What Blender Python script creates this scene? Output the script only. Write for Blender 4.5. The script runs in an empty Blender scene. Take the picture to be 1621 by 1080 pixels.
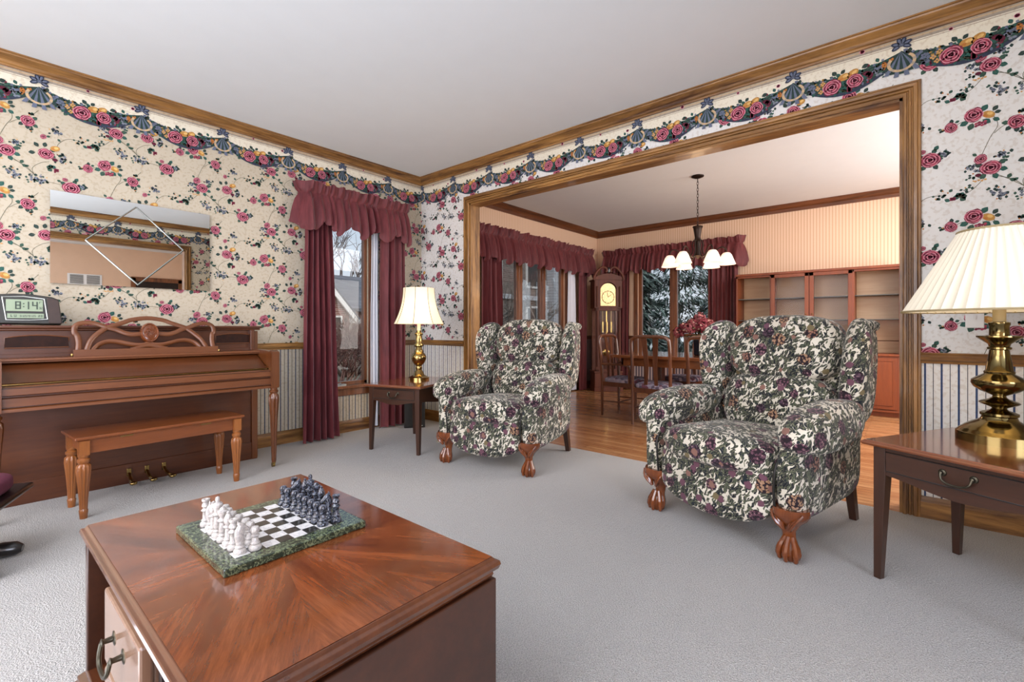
import bpy, bmesh, math, random
from math import pi, sin, cos, sqrt
from mathutils import Vector, Matrix
random.seed(7)
C = bpy.context.scene.collection
V = Vector

# ------------------------------------------------------------------ materials
def lin(c):
    if isinstance(c, str):
        c = c.lstrip('#'); c = tuple(int(c[i:i+2], 16)/255 for i in (0, 2, 4))
    return tuple((x/12.92 if x <= .04045 else ((x+.055)/1.055)**2.4) for x in c[:3]) + (1,)

class NT:
    def __init__(s, name):
        s.m = bpy.data.materials.new(name); s.m.use_nodes = True
        s.t = s.m.node_tree; s.n = s.t.nodes; s.l = s.t.links
        s.b = s.n['Principled BSDF']; s.out = s.n['Material Output']
    def node(s, typ, **kw):
        n = s.n.new(typ)
        for k, v in kw.items(): setattr(n, k, v)
        return n
    def link(s, a, b): s.l.new(a, b)
    def coords(s, kind='Object', scale=(1, 1, 1), rot=(0, 0, 0), src=None):
        if src is None:
            tc = s.node('ShaderNodeTexCoord'); src = tc.outputs[kind]
        if any(rot):
            m0 = s.node('ShaderNodeMapping'); m0.inputs['Rotation'].default_value = rot; s.link(src, m0.inputs['Vector']); src = m0.outputs[0]
        mp = s.node('ShaderNodeMapping'); mp.inputs['Scale'].default_value = scale
        s.link(src, mp.inputs['Vector']); return mp.outputs[0]
    def noise(s, vec, scale=5, detail=3, rough=.5, dist=0):
        n = s.node('ShaderNodeTexNoise'); s.link(vec, n.inputs['Vector'])
        n.inputs['Scale'].default_value = scale; n.inputs['Detail'].default_value = detail
        n.inputs['Roughness'].default_value = rough; n.inputs['Distortion'].default_value = dist; return n
    def voro(s, vec, scale=5, feature='F1', rnd=1):
        n = s.node('ShaderNodeTexVoronoi', feature=feature); s.link(vec, n.inputs['Vector'])
        n.inputs['Scale'].default_value = scale; n.inputs['Randomness'].default_value = rnd; return n
    def ramp(s, fac, stops, interp='LINEAR'):
        r = s.node('ShaderNodeValToRGB'); s.link(fac, r.inputs[0]); e = r.color_ramp.elements
        r.color_ramp.interpolation = interp
        while len(e) < len(stops): e.new(.5)
        for k, (p, c) in enumerate(stops): e[k].position = p; e[k].color = lin(c) if not isinstance(c, float) else (c, c, c, 1)
        return r.outputs[0]
    def mix(s, fac, a, b, mode='MIX'):
        m = s.node('ShaderNodeMix', data_type='RGBA', blend_type=mode)
        for sock, v in ((m.inputs[0], fac), (m.inputs[6], a), (m.inputs[7], b)):
            if hasattr(v, 'is_linked'): s.link(v, sock)
            elif isinstance(v, (int, float)): sock.default_value = v
            else: sock.default_value = lin(v)
        return m.outputs[2]
    def math(s, op, a, b=0., c=None):
        m = s.node('ShaderNodeMath', operation=op)
        for k, v in enumerate((a, b) if c is None else (a, b, c)):
            if hasattr(v, 'is_linked'): s.link(v, m.inputs[k])
            else: m.inputs[k].default_value = v
        return m.outputs[0]
    def vadd(s, a, b, k=1.):
        sc = s.node('ShaderNodeVectorMath', operation='SCALE'); s.link(b, sc.inputs[0]); sc.inputs['Scale'].default_value = k
        ad = s.node('ShaderNodeVectorMath', operation='ADD'); s.link(a, ad.inputs[0]); s.link(sc.outputs[0], ad.inputs[1]); return ad.outputs[0]
    def color(s, v):
        if hasattr(v, 'is_linked'): s.link(v, s.b.inputs['Base Color'])
        else: s.b.inputs['Base Color'].default_value = lin(v)
    def set(s, rough=.5, metal=0, coat=0, spec=.5, sheen=0):
        s.b.inputs['Roughness'].default_value = rough; s.b.inputs['Metallic'].default_value = metal
        s.b.inputs['Coat Weight'].default_value = coat; s.b.inputs['Coat Roughness'].default_value = .08
        s.b.inputs['Specular IOR Level'].default_value = spec; s.b.inputs['Sheen Weight'].default_value = sheen
    def bump(s, h, strength=.3, dist=.01):
        b = s.node('ShaderNodeBump'); b.inputs['Strength'].default_value = strength; b.inputs['Distance'].default_value = dist
        s.link(h, b.inputs['Height']); s.link(b.outputs[0], s.b.inputs['Normal'])

def plain(name, c, rough=.5, metal=0, coat=0, spec=.5, var=.12, vs=6, sheen=0, bump=0, bs=60):
    m = NT(name); co = m.coords(); n = m.noise(co, vs, 4)
    c0 = lin(c); 
    mm = m.node('ShaderNodeMix', data_type='RGBA', blend_type='MULTIPLY'); mm.inputs[0].default_value = 1; mm.inputs[6].default_value = c0
    r = m.node('ShaderNodeValToRGB'); m.link(n.outputs[0], r.inputs[0]); e = r.color_ramp.elements
    e[0].position = .3; e[0].color = (1-var, 1-var, 1-var, 1); e[1].position = .7; e[1].color = (1, 1, 1, 1)
    m.link(r.outputs[0], mm.inputs[7]); m.link(mm.outputs[2], m.b.inputs['Base Color'])
    m.set(rough, metal, coat, spec, sheen)
    if bump: m.bump(m.noise(co, bs, 3).outputs[0], bump, .004)
    return m.m

def wood(name, dark, light, axis=0, rough=.3, coat=.3, fine=60, coarse=7, mid=.5, contrast=.2, spec=.5):
    m = NT(name); sc = [1, 1, 1]; sc[axis] = .09
    co = m.coords(scale=tuple(sc))
    warp = m.noise(co, 2.5, 2); co2 = m.vadd(co, warp.outputs['Color'], .12)
    a = m.noise(co2, coarse, 4, .6, .6); b = m.noise(co2, fine, 4, .7)
    f = m.math('ADD', m.math('MULTIPLY', a.outputs[0], .65), m.math('MULTIPLY', b.outputs[0], .35))
    col = m.ramp(f, [(mid-contrast, dark), (mid+contrast, light)])
    m.color(col); m.set(rough, 0, coat, spec); m.bump(b.outputs[0], .06, .002); return m.m

M = {}
M['oak_x'] = wood('oak_x', '#49290f', '#a97b42', 0, .45, .25, 70, 14, .5, .13)
M['oak_y'] = wood('oak_y', '#49290f', '#a97b42', 1, .45, .25, 70, 14, .5, .13)
M['oak_z'] = wood('oak_z', '#49290f', '#a97b42', 2, .45, .25, 70, 14, .5, .13)
M['darkoak_x'] = wood('darkoak_x', '#3c1d0c', '#7a4522', 0, .4, .3, 70, 14, .5, .15)
M['darkoak_y'] = wood('darkoak_y', '#3c1d0c', '#7a4522', 1, .4, .3, 70, 14, .5, .15)
M['darkoak_z'] = wood('darkoak_z', '#4a2713', '#8a5430', 2, .4, .3, 70, 14, .5, .15)
M['piano'] = wood('piano_wood', '#38190c', '#663719', 0, .34, .2, 50, 5, .5, .22)
M['piano_light'] = wood('piano_light', '#502a14', '#7c4a2a', 0, .34, .2, 50, 5, .5, .22)
M['piano_dark'] = wood('piano_dark', '#24100a', '#492414', 0, .34, .2, 50, 5, .5, .2)
M['piano_z'] = wood('piano_z', '#44210f', '#774522', 2, .3, .35, 50, 5, .5, .2)
M['bench'] = wood('bench_wood', '#6a3615', '#9c602f', 2, .28, .4, 50, 5, .5, .2)
M['bench_x'] = wood('bench_wood_x', '#5c2c12', '#884c25', 0, .28, .4, 50, 5, .5, .2)
M['burl'] = plain('burl', '#2e1408', .5, var=.5, vs=40, spec=.2)
M['mahog_top'] = wood('mahogany_top', '#5c2e18', '#8d5230', 0, .14, .6, 40, 4, .5, .25)
M['mahog'] = wood('mahogany', '#27160d', '#48291a', 0, .35, .3, 50, 6, .5, .2)
M['mahog_z'] = wood('mahogany_z', '#27160d', '#48291a', 2, .35, .3, 50, 6, .5, .2)
M['coffee'] = wood('coffee_side', '#2a150c', '#4c2918', 1, .32, .3, 40, 5, .5, .22)
M['coffee_edge'] = wood('coffee_edge', '#35190d', '#66391f', 1, .22, .6, 40, 5, .5, .2)
M['coffee_dark'] = plain('coffee_inside', '#1c0d08', .6)
M['drawer_front'] = wood('coffee_drawer', '#6a4a38', '#8d6f5a', 2, .25, .5, 40, 5, .5, .2)
M['claw'] = wood('claw_wood', '#451d0b', '#84461f', 2, .2, .6, 50, 8, .5, .2)
M['dining'] = wood('dining_wood', '#3c1e10', '#75452a', 2, .28, .4, 50, 6, .5, .2)
M['dtable'] = wood('dining_table_wood', '#6a3b20', '#945a36', 1, .12, .7, 50, 5, .5, .2)
M['hutch'] = wood('hutch_wood', '#5c250d', '#8c451c', 2, .45, .05, 50, 5, .5, .22)
M['hutch_back'] = wood('hutch_back', '#b08a66', '#cfb08c', 1, .5, .1, 30, 8, .5, .25)
M['clockwood'] = wood('clock_wood', '#3a1509', '#6e3418', 2, .6, .0, 50, 6, .5, .2)
M['black'] = plain('black', '#15130f', .5)
M['lacquer'] = plain('black_lacquer', '#120d0b', .3, coat=.4)
M['brass'] = plain('brass', '#ab915a', .18, 1, var=.2, vs=3)
M['brass_old'] = plain('antique_brass', '#84734a', .14, 1, var=.25, vs=5)
M['pewter'] = plain('pewter_handle', '#4b473c', .35, .9)
M['bronze'] = plain('bronze', '#2e211a', .45, .7)
M['ceil'] = plain('ceiling_paint', '#dee3e6', .9, var=.02)
M['white'] = plain('white_trim', '#e8e6e2', .5, var=.03)
M['peach'] = plain('peach_paper', '#e0bda0', .8, var=.05)
M['silver'] = plain('silver', '#c8ccc8', .3, .6)
M['lcd'] = plain('lcd', '#8f9f84', .4, var=.1)
M['lcd_dark'] = plain('lcd_digits', '#39463a', .5)
M['clock_brown'] = plain('clock_brown', '#38261f', .5, var=.2, vs=40)
M['clock_body'] = plain('clock_body', '#2b2a24', .4)
M['clockface'] = plain('clock_dial', '#d9bd88', .3, .6, var=.5, vs=60)
M['cord'] = plain('cord', '#b9b2a0', .5)
M['pad'] = plain('matte_grey', '#4d4c4a', .8)
M['vase'] = plain('vase', '#0c121c', .15, coat=.5)

def curtain_mat(name, c1, c2):
    m = NT(name); co = m.coords(scale=(1, 1, .15)); n = m.noise(co, 30, 4, .6)
    m.color(m.ramp(n.outputs[0], [(.3, c1), (.7, c2)])); m.set(.6, 0, 0, .35, .3)
    m.b.inputs['Sheen Roughness'].default_value = .4
    m.bump(m.noise(m.coords(), 400, 2).outputs[0], .05, .001); return m.m
M['curtain'] = curtain_mat('burgundy_curtain', '#501d22', '#6f3035')
M['curtain2'] = curtain_mat('wine_curtain', '#521c1e', '#6f2f30')
m = NT('sheer'); m.color('#e9ecf4'); m.set(.7)
tr = m.node('ShaderNodeBsdfTransparent'); mx = m.node('ShaderNodeMixShader'); mx.inputs[0].default_value = .8
m.link(tr.outputs[0], mx.inputs[1]); m.link(m.b.outputs[0], mx.inputs[2]); m.link(mx.outputs[0], m.out.inputs[0])
m.bump(m.noise(m.coords(), 60, 2).outputs[0], .1, .002); M['sheer'] = m.m
# clear glass: mostly transparent with a faint reflection
def glassmat(name, refl):
    m = NT(name); tr = m.node('ShaderNodeBsdfTransparent'); gl = m.node('ShaderNodeBsdfGlossy'); gl.inputs['Roughness'].default_value = .02
    fr = m.node('ShaderNodeFresnel'); fr.inputs[0].default_value = 1.4
    mx = m.node('ShaderNodeMixShader'); m.link(m.math('MULTIPLY', fr.outputs[0], refl), mx.inputs[0])
    m.link(tr.outputs[0], mx.inputs[1]); m.link(gl.outputs[0], mx.inputs[2]); m.link(mx.outputs[0], m.out.inputs[0]); return m.m
M['glass'] = glassmat('window_glass', .6)
M['cab_glass'] = glassmat('cabinet_glass', .15)
m = NT('mirror'); m.color('#f2f4f2'); m.set(.0, 1); M['mirror'] = m.m
m = NT('mirror_bevel'); m.color('#a8aca6'); m.set(.12, 1); M['bevel'] = m.m
m = NT('shelf_glass'); m.color('#2e3833'); m.set(.35, 0, 0, .8); M['shelf_glass'] = m.m
# lamp shades: cloth that glows from the bulb inside
def shade(name, c, e, st):
    m = NT(name); m.color(c); m.set(.8); m.b.inputs['Emission Color'].default_value = lin(e)
    tc = m.node('ShaderNodeTexCoord'); sp = m.node('ShaderNodeSeparateXYZ'); m.link(tc.outputs['Generated'], sp.inputs[0])
    r = m.node('ShaderNodeValToRGB'); m.link(sp.outputs[2], r.inputs[0]); el = r.color_ramp.elements
    el[0].position = 0; el[0].color = (.6, .6, .6, 1); el[1].position = 1; el[1].color = (.35, .35, .35, 1)
    k = el.new(.5); k.color = (1, 1, 1, 1)
    m.link(m.math('MULTIPLY', r.outputs[0], st), m.b.inputs['Emission Strength']); return m.m
M['shadeA'] = shade('lit_bell_shade', '#efe3c4', '#ffe9bf', .6)
M['shadeB'] = shade('pleated_shade', '#e6dfcb', '#f4ead0', .10)
M['shadeC'] = shade('chandelier_glass', '#ffe9d8', '#ffdcc0', 1.1)
M['piping'] = plain('shade_piping', '#a0906a', .7)

def carpet_mat():
    m = NT('carpet'); co = m.coords('Object')
    a = m.noise(co, 260, 3, .7); b = m.noise(co, 3, 3); d = m.noise(co, 1.2, 2)
    c = m.ramp(a.outputs[0], [(.32, '#8f8d8b'), (.5, '#d6d4d1'), (.7, '#faf8f5')])
    c2 = m.mix(m.math('MULTIPLY', b.outputs[0], .35), c, '#cccac7'); m.color(c2); m.set(.95, 0, 0, .1, .2)
    v = m.voro(co, 190); s = m.math('ADD', v.outputs[0], m.math('MULTIPLY', a.outputs[0], 1.2))
    m.bump(s, .9, .012); return m.m
M['carpet'] = carpet_mat()
def floor_mat():
    m = NT('oak_floor'); co = m.coords('Object', rot=(0, 0, pi/2))
    br = m.node('ShaderNodeTexBrick'); m.link(co, br.inputs['Vector'])
    br.inputs['Scale'].default_value = 1; br.inputs['Brick Width'].default_value = .9; br.inputs['Row Height'].default_value = .058
    br.inputs['Mortar Size'].default_value = .0012; br.inputs['Bias'].default_value = 0; br.offset = .37
    br.inputs['Color1'].default_value = lin('#cf9f70'); br.inputs['Color2'].default_value = lin('#b37d4f'); br.inputs['Mortar'].default_value = lin('#5a3218')
    g = m.noise(m.coords('Object', scale=(14, 1, 1)), 7, 5, .6, .4)
    gr = m.ramp(g.outputs[0], [(.3, '#b08a6a'), (.7, '#ffffff')])
    m.color(m.mix(.8, br.outputs[0], gr, 'MULTIPLY')); m.set(.26, 0, .25); m.bump(br.outputs['Fac'], .1, .001); return m.m
M['floor'] = floor_mat()

def ink_mat():   # printed paper: per-face colour with a faint speckle
    m = NT('printed_paper'); at = m.node('ShaderNodeAttribute', attribute_name='ink'); co = m.coords()
    v = m.noise(co, 55, 2, .5); sp = m.ramp(v.outputs[0], [(.52, '#ffffff'), (.62, '#f2eeea')])
    m.color(m.mix(1, at.outputs[0], sp, 'MULTIPLY')); m.set(.75, 0, 0, .25); return m.m
M['ink'] = ink_mat()
def ink_plain(name, rough=.8):
    m = NT(name); at = m.node('ShaderNodeAttribute', attribute_name='ink'); co = m.coords()
    v = m.noise(co, 20, 3); sp = m.ramp(v.outputs[0], [(.3, '#cccccc'), (.7, '#ffffff')])
    m.color(m.mix(1, at.outputs[0], sp, 'MULTIPLY')); m.set(rough, 0, 0, .2); return m.m
M['foliage'] = ink_plain('foliage')
def peach_stripe():
    m = NT('peach_stripe_paper'); tc = m.node('ShaderNodeTexCoord'); sp = m.node('ShaderNodeSeparateXYZ'); m.link(tc.outputs['Object'], sp.inputs[0])
    s = m.math('ADD', sp.outputs[0], sp.outputs[1]); w = m.math('SINE', m.math('MULTIPLY', s, 180.))
    f = m.math('GREATER_THAN', w, .55)
    up = m.mix(f, '#e3c3a6', '#d0a88a')
    # below the rail: navy stripes
    w2 = m.math('GREATER_THAN', m.math('SINE', m.math('MULTIPLY', s, 130.)), .2)
    lo = m.mix(w2, '#b9a6a0', '#4c4452')
    z = m.math('LESS_THAN', sp.outputs[2], .84)
    m.color(m.mix(z, up, lo)); m.set(.8, 0, 0, .2); return m.m
M['peachstripe'] = peach_stripe()

def floral():
    m = NT('floral_tapestry'); tc = m.node('ShaderNodeTexCoord'); base = tc.outputs['Object']
    w = m.noise(base, 9, 3, .6); c1 = m.vadd(base, w.outputs['Color'], .07)
    w2 = m.noise(base, 30, 2, .5); c2 = m.vadd(c1, w2.outputs['Color'], .012)
    col = m.mix(m.noise(base, 6, 2).outputs[0], '#dcd6c8', '#b8b2a0')
    def leaves(rot, sc, thr, c, col, stretch=(1, 3.2, 1), seed=0):
        co = m.coords(scale=stretch, rot=rot, src=c2)
        v = m.voro(co, sc); dens = m.noise(base, 6+seed, 2)
        t = m.math('MULTIPLY', dens.outputs[0], thr*2)
        f = m.math('LESS_THAN', v.outputs['Distance'], t)
        vein = m.voro(co, sc*1.7, 'DISTANCE_TO_EDGE'); lc = m.mix(m.math('LESS_THAN', vein.outputs['Distance'], .035), c, '#77755f')
        return m.mix(f, col, lc)
    col = leaves((.3, .5, .6), 18, .43, '#1f262b', col, (1, 3.6, 1), 0)
    col = leaves((1.1, -.4, 2.0), 20, .41, '#333a30', col, (3.6, 1, 1), 1)
    col = leaves((-.6, .9, -1.0), 24, .42, '#15181f', col, (1, 1, 3.6), 2)
    col = leaves((.9, .2, 2.6), 26, .32, '#49503f', col, (3.2, 1, 1), 3)
    # blossoms
    wf = m.noise(base, 70, 2, .6); cf = m.vadd(base, wf.outputs['Color'], .016)
    v = m.voro(cf, 8.5, 'F1', .9); sel = m.node('ShaderNodeSeparateColor'); m.link(v.outputs['Color'], sel.inputs[0])
    fcol = m.ramp(sel.outputs[0], [(0, '#5a3c48'), (.33, '#94745a'), (.48, '#664552'), (.75, '#86604f'), (.85, '#4f3a48')], 'CONSTANT')
    pet = m.voro(cf, 75); fc2 = m.mix(m.math('GREATER_THAN', pet.outputs['Distance'], .5), fcol, '#241a20')
    fc3 = m.mix(m.math('LESS_THAN', pet.outputs['Distance'], .16), fc2, '#b99a8c')
    col = m.mix(m.math('LESS_THAN', v.outputs['Distance'], .31), col, fc3)
    v2 = m.voro(cf, 15, 'F1', 1); s2 = m.node('ShaderNodeSeparateColor'); m.link(v2.outputs['Color'], s2.inputs[0])
    ok = m.math('MULTIPLY', m.math('LESS_THAN', v2.outputs['Distance'], .27), m.math('GREATER_THAN', s2.outputs[1], .45))
    col = m.mix(ok, col, m.ramp(s2.outputs[0], [(0, '#64424f'), (.5, '#7f5d52'), (.8, '#6f6347')], 'CONSTANT'))
    m.color(col); m.set(.85, 0, 0, .2, .15)
    m.bump(m.noise(base, 500, 2).outputs[0], .15, .002); return m.m
M['floral'] = floral()
def marble(name, c0, c1, c2, sc, rough=.15, vein=.05):
    m = NT(name); co = m.coords(); w = m.noise(co, sc, 4, .6); cw = m.vadd(co, w.outputs['Color'], 1.2/sc)
    n = m.noise(cw, sc*1.5, 5, .65); v = m.math('ABSOLUTE', m.math('SUBTRACT', n.outputs[0], .5))
    m.color(m.ramp(v, [(0, c2), (vein, c1), (.25, c0)])); m.set(rough, 0, .3); return m.m
M['marble_w'] = marble('white_marble', '#c4bfb9', '#bab5b0', '#9c9998', 40)
M['marble_b'] = marble('black_marble', '#14161c', '#22252e', '#6a7080', 60)
M['marble_g'] = marble('green_marble', '#1c2620', '#2c372b', '#7f8a68', 45, .12, .035)
M['sq_w'] = marble('white_tile', '#dedcda', '#d6d4d4', '#b9b8bb', 30)
M['sq_b'] = marble('black_tile', '#1a1917', '#24221f', '#3a3833', 30)
def sunburst():
    m = NT('sunburst_veneer'); tc = m.node('ShaderNodeTexCoord'); sp = m.node('ShaderNodeSeparateXYZ'); m.link(tc.outputs['Object'], sp.inputs[0])
    x, y = sp.outputs[0], m.math('MULTIPLY', sp.outputs[1], .62)
    th = m.math('ARCTAN2', y, x); s = m.math('MULTIPLY', m.math('ROUND', m.math('DIVIDE', th, pi/4)), pi/4)
    cs, sn = m.math('COSINE', s), m.math('SINE', s)
    xp = m.math('ADD', m.math('MULTIPLY', x, cs), m.math('MULTIPLY', y, sn)); yp = m.math('SUBTRACT', m.math('MULTIPLY', y, cs), m.math('MULTIPLY', x, sn))
    cb = m.node('ShaderNodeCombineXYZ'); m.link(m.math('MULTIPLY', xp, 1.2), cb.inputs[0]); m.link(m.math('MULTIPLY', yp, 9.), cb.inputs[1]); m.link(m.math('MULTIPLY', s, 3.), cb.inputs[2])
    a = m.noise(cb.outputs[0], 2.6, 3, .5, .2); b = m.noise(cb.outputs[0], 14, 4, .7)
    f = m.math('ADD', m.math('MULTIPLY', a.outputs[0], .6), m.math('MULTIPLY', b.outputs[0], .4))
    col = m.ramp(f, [(.34, '#4a230f'), (.5, '#6b3617'), (.64, '#854824')])
    m.color(col); m.set(.16, 0, .6); return m.m
M['sunburst'] = sunburst()
def brick(name, c1, c2, mo, sc=1., w=.25, h=.08):
    m = NT(name); tc = m.node('ShaderNodeTexCoord'); sp = m.node('ShaderNodeSeparateXYZ'); m.link(tc.outputs['Object'], sp.inputs[0])
    cb = m.node('ShaderNodeCombineXYZ'); m.link(m.math('ADD', sp.outputs[0], sp.outputs[1]), cb.inputs[0]); m.link(sp.outputs[2], cb.inputs[1])
    b = m.node('ShaderNodeTexBrick'); m.link(cb.outputs[0], b.inputs['Vector']); b.inputs['Scale'].default_value = sc
    b.inputs['Brick Width'].default_value = w; b.inputs['Row Height'].default_value = h; b.inputs['Mortar Size'].default_value = .008
    b.inputs['Color1'].default_value = lin(c1); b.inputs['Color2'].default_value = lin(c2); b.inputs['Mortar'].default_value = lin(mo)
    m.color(b.outputs[0]); m.set(.9, 0, 0, .1); return m.m
M['brick'] = brick('brick_wall', '#a0726a', '#7f5650', '#b4a49c')
M['brick_grey'] = brick('grey_brick', '#8b8079', '#6b625d', '#9a948c')
M['shingle'] = brick('shingles', '#7d7f85', '#63666c', '#55585c', 1, .3, .14)
M['siding'] = brick('siding', '#c9ccd0', '#c2c5ca', '#8f9296', 1, 8, .13)
M['ground'] = plain('winter_grass', '#8f8a78', .95, var=.4, vs=3)
M['cushion'] = plain('burgundy_cushion', '#5c1c34', .9, sheen=0, var=.3, vs=60)
M['dcushion'] = NT('dining_cushion').m
m = NT('dining_cushion_print'); co = m.coords(); v = m.voro(co, 28); m.color(m.ramp(v.outputs['Color'], [(0, '#8f8a9c'), (.3, '#5a5468'), (.5, '#a99aa6'), (.65, '#6a4250'), (.8, '#9a94a4')], 'CONSTANT')); m.set(.9); M['dcushion'] = m.m

# ------------------------------------------------------------------ mesh builder
class MB:
    def __init__(s): s.v = []; s.f = []; s.mi = []; s.sm = []; s.c = []; s.T = Matrix.Identity(4)
    def add(s, vs, fs, m=0, smooth=False, col=None):
        o = len(s.v)
        for p in vs: s.v.append(tuple(s.T @ V(p)))
        for k, f in enumerate(fs):
            s.f.append([i+o for i in f]); s.mi.append(m); s.sm.append(smooth)
            s.c.append(col[k] if isinstance(col, list) else col)
        return s
    def box(s, a, b, m=0, col=None):
        x0, x1 = sorted((a[0], b[0])); y0, y1 = sorted((a[1], b[1])); z0, z1 = sorted((a[2], b[2]))
        vs = [(x0,y0,z0),(x1,y0,z0),(x1,y1,z0),(x0,y1,z0),(x0,y0,z1),(x1,y0,z1),(x1,y1,z1),(x0,y1,z1)]
        return s.add(vs, [(0,3,2,1),(4,5,6,7),(0,1,5,4),(1,2,6,5),(2,3,7,6),(3,0,4,7)], m, False, col)
    def loft(s, rings, m=0, smooth=True, cap=True, close=True, col=None):
        n = len(rings[0]); vs = [p for r in rings for p in r]; fs = []
        for i in range(len(rings)-1):
            for j in range(n if close else n-1):
                k = (j+1) % n; fs.append((i*n+j, i*n+k, (i+1)*n+k, (i+1)*n+j))
        if cap: fs += [tuple(range(n-1, -1, -1)), tuple((len(rings)-1)*n+j for j in range(n))]
        return s.add(vs, fs, m, smooth, col)
    def lathe(s, prof, n=24, m=0, cx=0, cy=0, flute=None, smooth=True, ell=1):
        rings = []
        for q in prof:
            r, z = q[0], q[1]; fl = q[2] if len(q) > 2 else 0; ring = []
            for j in range(n):
                a = 2*pi*j/n; rr = r*(1-(fl*abs(sin(a*flute/2)) if flute and fl else 0)); ring.append((cx+rr*cos(a), cy+rr*sin(a)*ell, z))
            rings.append(ring)
        return s.loft(rings, m, smooth)
    def tube(s, pts, r, n=8, m=0, cap=True, closed=False, flat=None, smooth=True, col=None):
        pts = [V(p) for p in pts]; N = len(pts); rs = r if isinstance(r, (list, tuple)) else [r]*N; rings = []
        up = None
        for i, p in enumerate(pts):
            if closed: t = pts[(i+1) % N]-pts[i-1]
            else: t = pts[min(i+1, N-1)]-pts[max(i-1, 0)]
            t.normalize()
            if up is None: up = V((0, 0, 1)) if abs(t.z) < .9 else V((1, 0, 0))
            a = t.cross(up)
            if a.length < 1e-4: a = t.cross(V((0, 1, 0)))
            a.normalize(); b = a.cross(t).normalized(); up = b
            if flat: b = b*flat
            rings.append([tuple(p+a*(rs[i]*cos(2*pi*k/n))+b*(rs[i]*sin(2*pi*k/n))) for k in range(n)])
        if closed: rings.append(rings[0])
        return s.loft(rings, m, smooth, cap and not closed, col=col)
    def prism(s, poly, z0, z1, m=0, ax=2, smooth=False):
        def P(u, v, w): return {2: (u, v, w), 1: (u, w, v), 0: (w, u, v)}[ax]
        n = len(poly); return s.loft([[P(u, v, z0) for u, v in poly], [P(u, v, z1) for u, v in poly]], m, smooth)
    def soft(s, c, h, k=3.5, n=10, fn=None, m=0):
        vs = []; idx = {}; fs = []
        def vid(i, j, l):
            key = (i, j, l)
            if key not in idx:
                p = [2*i/n-1, 2*j/n-1, 2*l/n-1]; p = [sin(q*pi/2)*.6+q*.4 for q in p]
                d = sum(abs(q)**k for q in p)**(1/k); p = [q/d for q in p]
                mx_ = V((p[0]*h[0], p[1]*h[1], p[2]*h[2]))
                if fn: mx_ = V(fn(mx_.x, mx_.y, mx_.z))
                idx[key] = len(vs); vs.append(tuple(mx_+V(c)))
            return idx[key]
        for a in range(n):
            for b in range(n):
                for q in (0, n):
                    F = [[(q,a,b),(q,a+1,b),(q,a+1,b+1),(q,a,b+1)], [(a,q,b),(a,q,b+1),(a+1,q,b+1),(a+1,q,b)], [(a,b,q),(a+1,b,q),(a+1,b+1,q),(a,b+1,q)]]
                    for f in F:
                        g = [vid(*t) for t in f]; fs.append(g if q else g[::-1])
        return s.add(vs, fs, m, True)
    def build(s, name, mats, parent=None, bevel=0, sub=0, seg=2, solid=0):
        me = bpy.data.meshes.new(name); me.from_pydata(s.v, [], s.f); 
        if not isinstance(mats, (list, tuple)): mats = [mats]
        for q in mats: me.materials.append(M[q] if isinstance(q, str) else q)
        me.polygons.foreach_set('material_index', s.mi); me.polygons.foreach_set('use_smooth', s.sm)
        if any(c is not None for c in s.c):
            at = me.color_attributes.new('ink', 'FLOAT_COLOR', 'CORNER'); buf = []
            for f, c in zip(s.f, s.c): buf.extend(list(c or (1, 1, 1, 1))*len(f))
            at.data.foreach_set('color', buf)
        me.validate(); me.update()
        if any(s.sm) and len(s.v) < 20000: me.set_sharp_from_angle(angle=.75)
        o = bpy.data.objects.new(name, me); C.objects.link(o)
        if parent: o.parent = parent
        if solid:
            md = o.modifiers.new('t', 'SOLIDIFY'); md.thickness = solid; md.offset = 0
        if bevel:
            md = o.modifiers.new('b', 'BEVEL'); md.width = bevel; md.segments = seg; md.limit_method = 'ANGLE'; md.angle_limit = .7
            md.harden_normals = False
        if sub:
            md = o.modifiers.new('s', 'SUBSURF'); md.levels = sub; md.render_levels = sub
        return o
def tag(o, label=None, cat=None, group=None, kind=None):
    for k, v in (('label', label), ('category', cat), ('group', group), ('kind', kind)):
        if v: o[k] = v
    return o
def thing(name, label, cat, loc=(0, 0, 0), rz=0, group=None):
    o = bpy.data.objects.new(name, None); C.objects.link(o); o.location = loc; o.rotation_euler = (0, 0, rz); o.empty_display_size = .1
    return tag(o, label, cat, group)
def struct(mb, name, mats, **kw): return tag(mb.build(name, mats, **kw), kind='structure')
def dup(root, loc=None, rz=None, label=None, group=None):
    def cp(o, par):
        c = o.copy(); C.objects.link(c)
        if par: c.parent = par
        for ch in list(o.children): cp(ch, c)
        return c
    r = cp(root, None)
    if loc is not None: r.location = loc
    if rz is not None: r.rotation_euler = (0, 0, rz)
    if label: r['label'] = label
    if group: r['group'] = group
    return r
def smooth_pts(pts, n=6):
    pts = [V(p) for p in pts]; out = []
    for i in range(len(pts)-1):
        p0, p1, p2, p3 = pts[max(i-1, 0)], pts[i], pts[i+1], pts[min(i+2, len(pts)-1)]
        for k in range(n):
            t = k/n; out.append(.5*((2*p1)+(p2-p0)*t+(2*p0-5*p1+4*p2-p3)*t*t+(3*p1-p0-3*p2+p3)*t**3))
    out.append(pts[-1]); return out

# ------------------------------------------------------------------ dimensions
CH, WX, WY, BY, WW, DX, DBY = 2.70, 3.386, 4.233, -.69, -2.6, 7.3, -1.3
WX2 = WX+.13

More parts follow.
